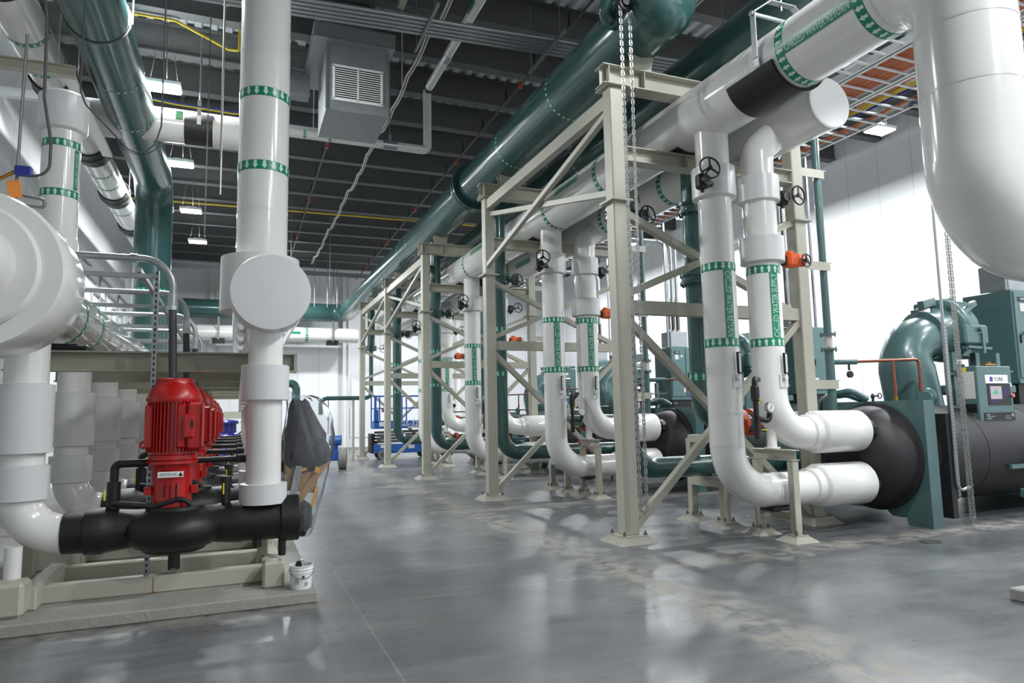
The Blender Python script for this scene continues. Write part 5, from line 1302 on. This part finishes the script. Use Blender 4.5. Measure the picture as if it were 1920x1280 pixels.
# conduit bundle across the view
for i, lab in enumerate(('topmost nearest', 'second', 'third', 'fourth', 'rearmost')):
    y = 10.05 + 0.11 * i
    single('overhead_conduit', f'{lab} of five parallel conduits crossing the upper centre', 'conduit', MB().cyl((-1.5, y + 0.36 * 1.0, 8.0), (8.5, y - 0.30, 8.0), 0.03, n=14), M['galv'], (3, y, 8), 'conduits crossing the ceiling')
for i, (x, nm) in enumerate(((2.75, 'left'), (4.92, 'right'))):
    t = thing('conduit_trapeze', f'{nm} slotted strut trapeze carrying the five overhead conduits', 'strut support', (x, 10.3, 7.95), 'trapezes under overhead conduits')
    strut(MB(), (x, 9.55, 7.94), (x, 11.05, 7.94), 0.045, (0, 0, 1), True, (-1, 0, 0)).build('strut', [M['galv2'], M['blackpaint']], t)
    mb = MB()
    for y in (9.75, 10.95): mb.cyl((x, y, 7.9), (x, y, 9.2), 0.008, n=6)
    mb.build('rods', M['galv'], t)
# small white pipe with its swing down
t = thing('small_white_pipe', 'slim white pipe stepping down below the ceiling right of the air diffuser', 'pipe', (3.7, 13.9, 7.3))
pts = bend([(3.78, 2.0, 8.72), (3.72, 13.9, 8.72), (3.72, 13.9, 7.36), (0.3, 13.9, 7.36)], 0.1, 6)
MB().tube(pts, 0.092, 20).build('pipe', M['pvc'], t)
MB().tube([(3.722, 13.72, 8.72), (3.722, 13.8, 8.72)], 0.115, 20).build('coupling', M['black'], t)
MB().tube([(3.73, 12.25, 8.72), (3.73, 12.5, 8.72)], 0.1, 20).tube([(2.75, 13.9, 7.36), (3.05, 13.9, 7.36)], 0.1, 20).build('metal_sleeve', M['galv'], t)
for x in (1.15, 1.65): flow_band(t, (x, 13.9, 7.36), (1, 0, 0), 0.092, 0.05, 1, 12)
flow_band(t, (3.74, 11.0, 8.72), (0, 1, 0), 0.092, 0.05, 1, 12)
MB().box((3.64, 10.6, 8.69), (0.012, 0.35, 0.06)).build('label_strip', M['band'], t)
MB().cyl((2.9, 13.9, 7.45), (2.9, 13.9, 9.2), 0.01, n=6).box((2.9, 13.9, 7.52), (0.05, 0.04, 0.16)).cyl((3.73, 12.4, 8.8), (3.73, 12.4, 9.2), 0.01, n=6).build('hangers', M['galv'], t)
# sprinkler lines, drops and heads
for x, nm in ((2.1, 'sprinkler line over the aisle, thin and dark'), (5.75, 'sprinkler line above the domed green main, thin and dark'), (-3.6, 'sprinkler line close to the left wall, thin and dark'), (12.0, 'sprinkler line over the chillers, thin and dark')):
    t = thing('sprinkler_line', nm, 'sprinkler pipe', (x, 10, 8.95), 'sprinkler lines')
    MB().cyl((x, YF, 8.95), (x, YB - 0.1, 8.95), 0.028, n=10).build('pipe', M['sprinkler'], t)
    mb = MB(); y = 6.0
    while y < 35: mb.cyl((x, y, 8.95), (x, y, 9.28), 0.02, n=8); y += 1.66
    mb.build('hangers', M['black'], t)
    mb = MB(); y = 8.5
    while y < 35: mb.cyl((x, y, 8.88), (x, y, 9.02), 0.05, n=10).box((x, y, 8.99), (0.1, 0.05, 0.04)); y += 4.9
    mb.build('sprinkler_heads', M['coupling'], t)
def swag(x, y0, y1, z, step, sag, r, m, label, name='cable_run', dx=0.0):
    pts = []; y = y0
    while y < y1:
        for k in range(4):
            f = k / 4.0
            pts.append((x + dx * (y - y0) + 0.03 * math.sin(y * 1.3 + f), y + f * step, z - sag * 4 * f * (1 - f)))
        y += step
    mb = MB().tube(pts, r, 8); mb.tube([(p[0] + 0.05, p[1], p[2] - 0.02) for p in pts], r * 0.7, 6)
    single(name, label, 'cable', mb, M[m], (x, y0, z))
swag(3.38, 10.9, 34.0, 9.16, 1.66, 0.10, 0.022, 'cablewhite', 'white cable bundle draped from beam to beam over the aisle', dx=-0.008)
swag(6.05, 2.0, 24.0, 7.55, 1.66, 0.05, 0.02, 'cablewhite', 'white cables strung between the two green mains', 'cable_run')
single('gas_pipe', 'thin yellow gas pipe crossing under the far ceiling beams', 'pipe', MB().cyl((XL, 25.2, 9.05), (XR, 24.6, 9.05), 0.03, n=10), M['cableyellow'], (2, 25, 9))
single('gas_pipe', 'thin yellow pipe with bends under the ceiling at upper left', 'pipe', MB().tube(bend([(-2.2, 13.6, 9.14), (-1.24, 13.6, 9.14), (-0.33, 14.36, 9.14), (-0.12, 14.34, 9.14), (-0.12, 14.34, 9.7)], 0.05), 0.025, 10), M['cableyellow'], (-1, 14, 9.1))
t = thing('lamp_cable', 'blue and yellow cable strung across beside the nearest aisle lamp', 'cable', (-1.2, 13.2, 7.4))
MB().tube([(-2.4, 13.6, 7.62), (-1.2, 13.6, 7.52), (-0.2, 13.6, 7.50), (0.3, 13.6, 7.55)], 0.015, 8).build('blue_cable', M['cableblue'], t)
MB().tube([(-2.4, 13.6, 7.60), (-1.2, 13.6, 7.49), (-0.2, 13.6, 7.46), (0.3, 13.6, 7.52)], 0.015, 8).build('yellow_cable', M['cableyellow'], t)
for i, (x, y, nm) in enumerate(((-0.62, 13.3, 'leftmost'), (-0.28, 9.6, 'second'), (0.75, 21.0, 'third'), (1.6, 24.0, 'fourth'), (2.9, 24.0, 'fifth'))):
    single('ceiling_rod', f'{nm} thin vertical hanger rod below the ceiling beams', 'rod', MB().cyl((x, y, 9.2), (x, y, (5.0, 5.1, 5.5, 5.6, 5.7)[i]), 0.012, n=6), M['rod'], (x, y, 9), 'hanger rods under the ceiling')
for i, (x, y) in enumerate(((-0.35, 12.3), (2.62, 11.3))):
    single('hanger_channel', f'{("left", "right")[i]} short cream channel end under the roof beams beside the air diffuser', 'steel channel', MB().bar((x, y - 1.3, 9.1), (x, y + 0.3, 9.1), 0.12, 0.14).cyl((x, y + 0.2, 9.1), (x, y + 0.2, 5.5 if i == 0 else 7.4), 0.012, n=6), M['steel'], (x, y, 9.1), 'channels under the roof')
for x, y0, y1, z, lab in ((0, 15.15, 0, 0, ''),):
    pass
for i, y in enumerate((20.13, 26.77, 28.43)):
    single('beam_conduit', f'{("nearest", "second", "farthest")[i]} thin conduit clipped along a far ceiling beam', 'conduit', MB().cyl((XL, y - 0.16, 9.15), (XR, y - 0.16, 9.15), 0.018, n=8), M['galv2'], (2, y, 9.15), 'conduits along ceiling beams')

# ================================================================== left wall and back of the room
for i in range(9):
    y = 21.6 + 1.25 * i; z1 = 6.4 - 0.35 * (i % 3)
    single('wall_conduit', f'vertical grey conduit {("just beyond the feed pipe", "second along", "third along", "fourth along", "fifth along", "sixth along", "seventh along", "eighth along", "farthest along")[i]} on the left wall', 'conduit',
           MB().tube(bend([(XL + 0.05, y, 0.8), (XL + 0.05, y, z1), (XL + 0.05, y + 2.2, z1)], 0.2), 0.03, 10).box((XL + 0.05, y, 2.5), (0.1, 0.16, 0.12)), M['galv2'], (XL + 0.05, y, 1), 'conduits on the left wall')
t = thing('back_white_pipe', 'long white pipe along the back wall with black hanger pads', 'pipe', (-3, 34.9, 5.75))
MB().tube([(XL, 34.9, 5.75), (5.6, 34.9, 5.75)], 0.37, 32).build('pipe', M['pvc'], t)
for x in (-0.9, 4.35): 
    MB().box((x, 34.9, 5.4), (0.55, 0.5, 0.28)).build('pipe_pad', M['rubber'], t)
    MB().cyl((x, 34.5, 5.5), (x, 34.5, 9.2), 0.022, n=8).bar((x, 34.5, 5.4), (x, 34.5, 6.6), 0.08, 0.03, (0, 1, 0)).build('hanger', M['rod'], t)
flow_band(t, (3.1, 34.9, 5.75), (1, 0, 0), 0.37, 0.14, 1, 20)
MB().box((2.35, 34.52, 5.8), (0.9, 0.01, 0.12)).build('label_strip', M['band'], t)
single('back_strut', 'long grey square tube crossing high in front of the back wall', 'steel tube', MB().bar((-3.6, 31.0, 8.05), (5.6, 31.0, 8.05), 0.12, 0.2), M['galv2'], (0, 31, 8.05))
for i, x in enumerate((3.3, 3.9, 4.35)):
    single('back_hanger_rod', f'{("left", "middle", "right")[i]} of three thin rods hanging before the back wall', 'rod', MB().cyl((x, 33.2, 9.2), (x, 33.2, 6.9), 0.018, n=6), M['rod'], (x, 33.2, 7), 'rods before the back wall')
t = thing('small_green_pipe', 'slim green branch dropping behind the farthest column and turning left on a post', 'pipe', (4.3, 27.9, 2.4))
MB().tube(bend([(3.06, 27.9, 1.75), (3.06, 27.9, 2.40), (5.04, 27.9, 2.40), (5.04, 27.9, 4.3)], 0.25), 0.085, 18).tube([(5.04, 27.9, 4.3), (5.04, 27.9, 6.6)], 0.15, 24).build('pipe', M['green'], t)
MB().cyl((4.33, 27.9, 0), (4.33, 27.9, 2.33), 0.05, n=12).build('post', M['steel'], t)
butterfly(t, 5.04, 27.9, 4.42, 0.15).build('butterfly_valve', M['green'], t)
handwheel(t, (5.5, 27.7, 4.4), (0.1, -1, 0), 0.15, (5.15, 27.85, 4.42))
MB().cyl((3.35, 27.85, 1.0), (3.35, 27.85, 2.36), 0.016, n=8).rbox((3.35, 27.85, 1.6), (0.08, 0.08, 0.12), 0.02).build('drain_line', M['black'], t)
t = thing('upright_green_pipe', 'green pipe stub with elbow on a cream post behind the rubbish bag', 'pipe', (1.75, 23, 0))
MB().tube(bend([(0.9, 23, 2.75), (1.75, 23, 2.75), (1.75, 23, 1.2)], 0.2), 0.13, 18).build('pipe', M['green'], t)
MB().rbox((1.75, 23, 1.3), (0.16, 0.16, 2.6), 0.01).build('post', M['steel'], t)
t = thing('valved_green_pipe', 'green flanged valve stack behind the far red motors', 'pipe', (0.35, 25.5, 0))
mb = MB().cyl((0.35, 25.5, 0.0), (0.35, 25.5, 3.3), 0.14, n=18)
for z in (1.5, 1.7, 2.05, 2.25, 2.8, 3.0): mb.cyl((0.35, 25.5, z), (0.35, 25.5, z + 0.06), 0.24, n=20)
mb.build('stack', M['green_chiller'], t)
single('far_cross_beam', 'low cream beam seen between red motors and discharge risers far back', 'steel beam', MB().bar((-1.0, 21.0, 1.75), (0.8, 21.0, 1.75), 0.12, 0.2).bar((-1.0, 21, 0), (-1.0, 21, 1.7), 0.1, 0.1, (0, 1, 0)).bar((0.75, 21, 0), (0.75, 21, 1.7), 0.1, 0.1, (0, 1, 0)), M['steel'], (0, 21, 1.75))
for i, (x, y, nm) in enumerate(((-0.25, 22.3, 'left navy blue domed tank beyond the red motors'), (0.62, 23.2, 'right navy blue domed tank beyond the red motors'))):
    t = thing('separator_tank', nm, 'tank', (x, y, 0), 'navy tanks beyond the pumps')
    MB().lathe([(0.2, 0.25), (0.42, 0.4), (0.5, 0.6), (0.5, 0.95), (0.44, 1.12), (0.3, 1.22), (0.22, 1.24)], (x, y, 0), n=32).build('body', M['navy'], t)
    MB().lathe([(0.22, 1.2), (0.24, 1.22), (0.24, 1.5), (0.3, 1.5), (0.3, 1.56), (0.26, 1.6), (0.0, 1.64)], (x, y, 0), n=28).build('top_flange', M['navy'], t)
    for a in (0.3, 2.4, 4.5): MB().cyl((x + 0.35 * math.cos(a), y + 0.35 * math.sin(a), 0), (x + 0.35 * math.cos(a), y + 0.35 * math.sin(a), 0.55), 0.05, n=10).build('leg', M['navy'], t)
    MB().ring((x + 0.36, y - 0.3, 1.2), (1, 0.5, 0), 0.06, 0.02, 14, 6).ring((x - 0.36, y - 0.3, 1.2), (1, -0.5, 0), 0.06, 0.02, 14, 6).build('lifting_eye', M['navy'], t)
# scissor lift
x0, x1, yl = 4.85, 7.25, 26.2
t = thing('scissor_lift', 'bright blue scissor lift parked behind the far rack columns', 'scissor lift', (6.0, yl, 0))
MB().rbox(((x0 + x1) / 2, yl + 0.4, 0.40), (x1 - x0, 0.75, 0.34), 0.03).box((5.7, yl + 0.02, 0.42), (0.5, 0.03, 0.22)).build('chassis', M['blue'], t)
MB().rbox((x0 - 0.03, yl + 0.4, 0.62), (0.14, 0.7, 0.75), 0.03).build('ladder_end', M['black'], t)
for x in (5.2, 6.9):
    for y in (yl + 0.06, yl + 0.74):
        wv = MB().cyl((x, y - 0.06, 0.19), (x, y + 0.06, 0.19), 0.19, n=24).build('wheel', M['tire'], t)
        MB().cyl((x, y - 0.065, 0.19), (x, y + 0.065, 0.19), 0.1, n=16).build('hub', M['flex'], wv)
mb = MB()
for i in range(4): mb.bar((4.98, yl + 0.1, 0.66 + 0.12 * i), (7.12, yl + 0.1, 0.70 + 0.12 * i), 0.05, 0.085).bar((4.98, yl + 0.66, 0.66 + 0.12 * i), (7.12, yl + 0.66, 0.70 + 0.12 * i), 0.05, 0.085)
mb.build('scissor_stack', M['flex'], t)
p = MB().rbox((6.05, yl + 0.38, 1.32), (2.4, 0.82, 0.3), 0.02).build('platform', M['blue'], t)
flat_text(MB(), 'GS-3232', (6.35, yl - 0.045, 1.36), (1, 0, 0), (0, 0, 1), 0.95, 0.19).build('model_lettering', M['white'], p)
MB().box((5.25, yl - 0.04, 1.34), (0.42, 0.02, 0.17)).build('maker_plate', M['ink'], p)
MB().box((6.35, yl - 0.04, 1.21), (0.4, 0.015, 0.06)).box((5.2, yl + 0.01, 0.5), (0.2, 0.015, 0.12)).box((6.3, yl + 0.01, 0.46), (0.24, 0.015, 0.14)).box((6.8, yl + 0.01, 0.5), (0.18, 0.015, 0.14)).build('decals', M['paper'], p)
mb = MB()
for x in (4.88, 5.06, 6.1, 7.2):
    for y in (yl, yl + 0.76): mb.bar((x, y, 1.45), (x, y, 2.42), 0.045, 0.045, (1, 0, 0))
for z in (1.95, 2.42):
    for y in (yl, yl + 0.76): mb.bar((4.88, y, z), (7.2, y, z), 0.04, 0.04)
    mb.bar((7.2, yl, z), (7.2, yl + 0.76, z), 0.04, 0.04)
mb.rbox((4.93, yl, 1.65), (0.18, 0.06, 0.5), 0.01)
mb.build('guard_rails', M['blue'], t)
MB().rbox((5.25, yl + 0.02, 1.86), (0.2, 0.12, 0.12), 0.02).build('controller', M['coupling'], t)
t = thing('wheeled_machine', 'small blue machine with grey tyre behind the rubbish bag', 'machine', (3.05, 22.5, 0))
MB().rbox((2.8, 22.7, 0.42), (0.6, 0.7, 0.3), 0.03).cyl((2.75, 22.5, 0.9), (3.1, 22.4, 0.9), 0.16, n=20).cyl((2.9, 22.5, 0.5), (2.9, 22.5, 0.8), 0.12, n=16).build('body', M['blue'], t)
w_ = MB().cyl((3.02, 22.25, 0.3), (3.24, 22.2, 0.3), 0.3, n=28).build('tyre', M['tire'], t)
MB().cyl((2.99, 22.25, 0.3), (3.03, 22.25, 0.3), 0.17, n=20).build('hub', M['blue'], w_)
single('roof_drain_pipe', 'white vertical roof drain pipe against the far right wall', 'pipe', MB().cyl((16.8, 23.9, 0), (16.8, 23.9, 9.1), 0.16, n=20).box((16.9, 23.9, 5.0), (0.3, 0.5, 0.05)).box((16.9, 23.9, 3.6), (0.3, 0.5, 0.05)), M['white'], (16.8, 23.9, 0))
# guard rail and knobs seen between the far frames
for k in range(1, 4):
    single('drain_rail', f'thin black pipe rail with round black knob behind the {ORD[k]} frame', 'pipe', MB().tube(bend([(6.7, FY0 + PITCH * k + 1.9, 1.75), (8.3, FY0 + PITCH * k + 1.9, 1.75), (8.3, FY0 + PITCH * k + 1.9, 0.0)], 0.05), 0.02, 8).cyl((7.4, FY0 + PITCH * k + 1.9, 1.75), (7.4, FY0 + PITCH * k + 1.9, 1.95), 0.01, n=6).cyl((7.4, FY0 + PITCH * k + 1.95, 1.98), (7.4, FY0 + PITCH * k + 1.85, 1.98), 0.075, n=16), M['black'], (7.4, FY0 + PITCH * k + 1.9, 1.75), 'black rails behind the frames')
# floor bits
single('floor_drain', 'small round floor drain grate at lower right', 'drain', MB().cyl((7.67, 5.85, 0.0), (7.67, 5.85, 0.004), 0.12, n=28).ring((7.67, 5.85, 0.004), (0, 0, 1), 0.115, 0.006, 28, 6), M['sprinkler'], (7.67, 5.85, 0))
single('concrete_plinth', 'low pale concrete plinth corner at the right edge of floor', 'plinth', MB().rbox((7.05, 3.08, 0.05), (2.2, 1.6, 0.10), 0.012), M['pad'], (7.05, 3.08, 0))
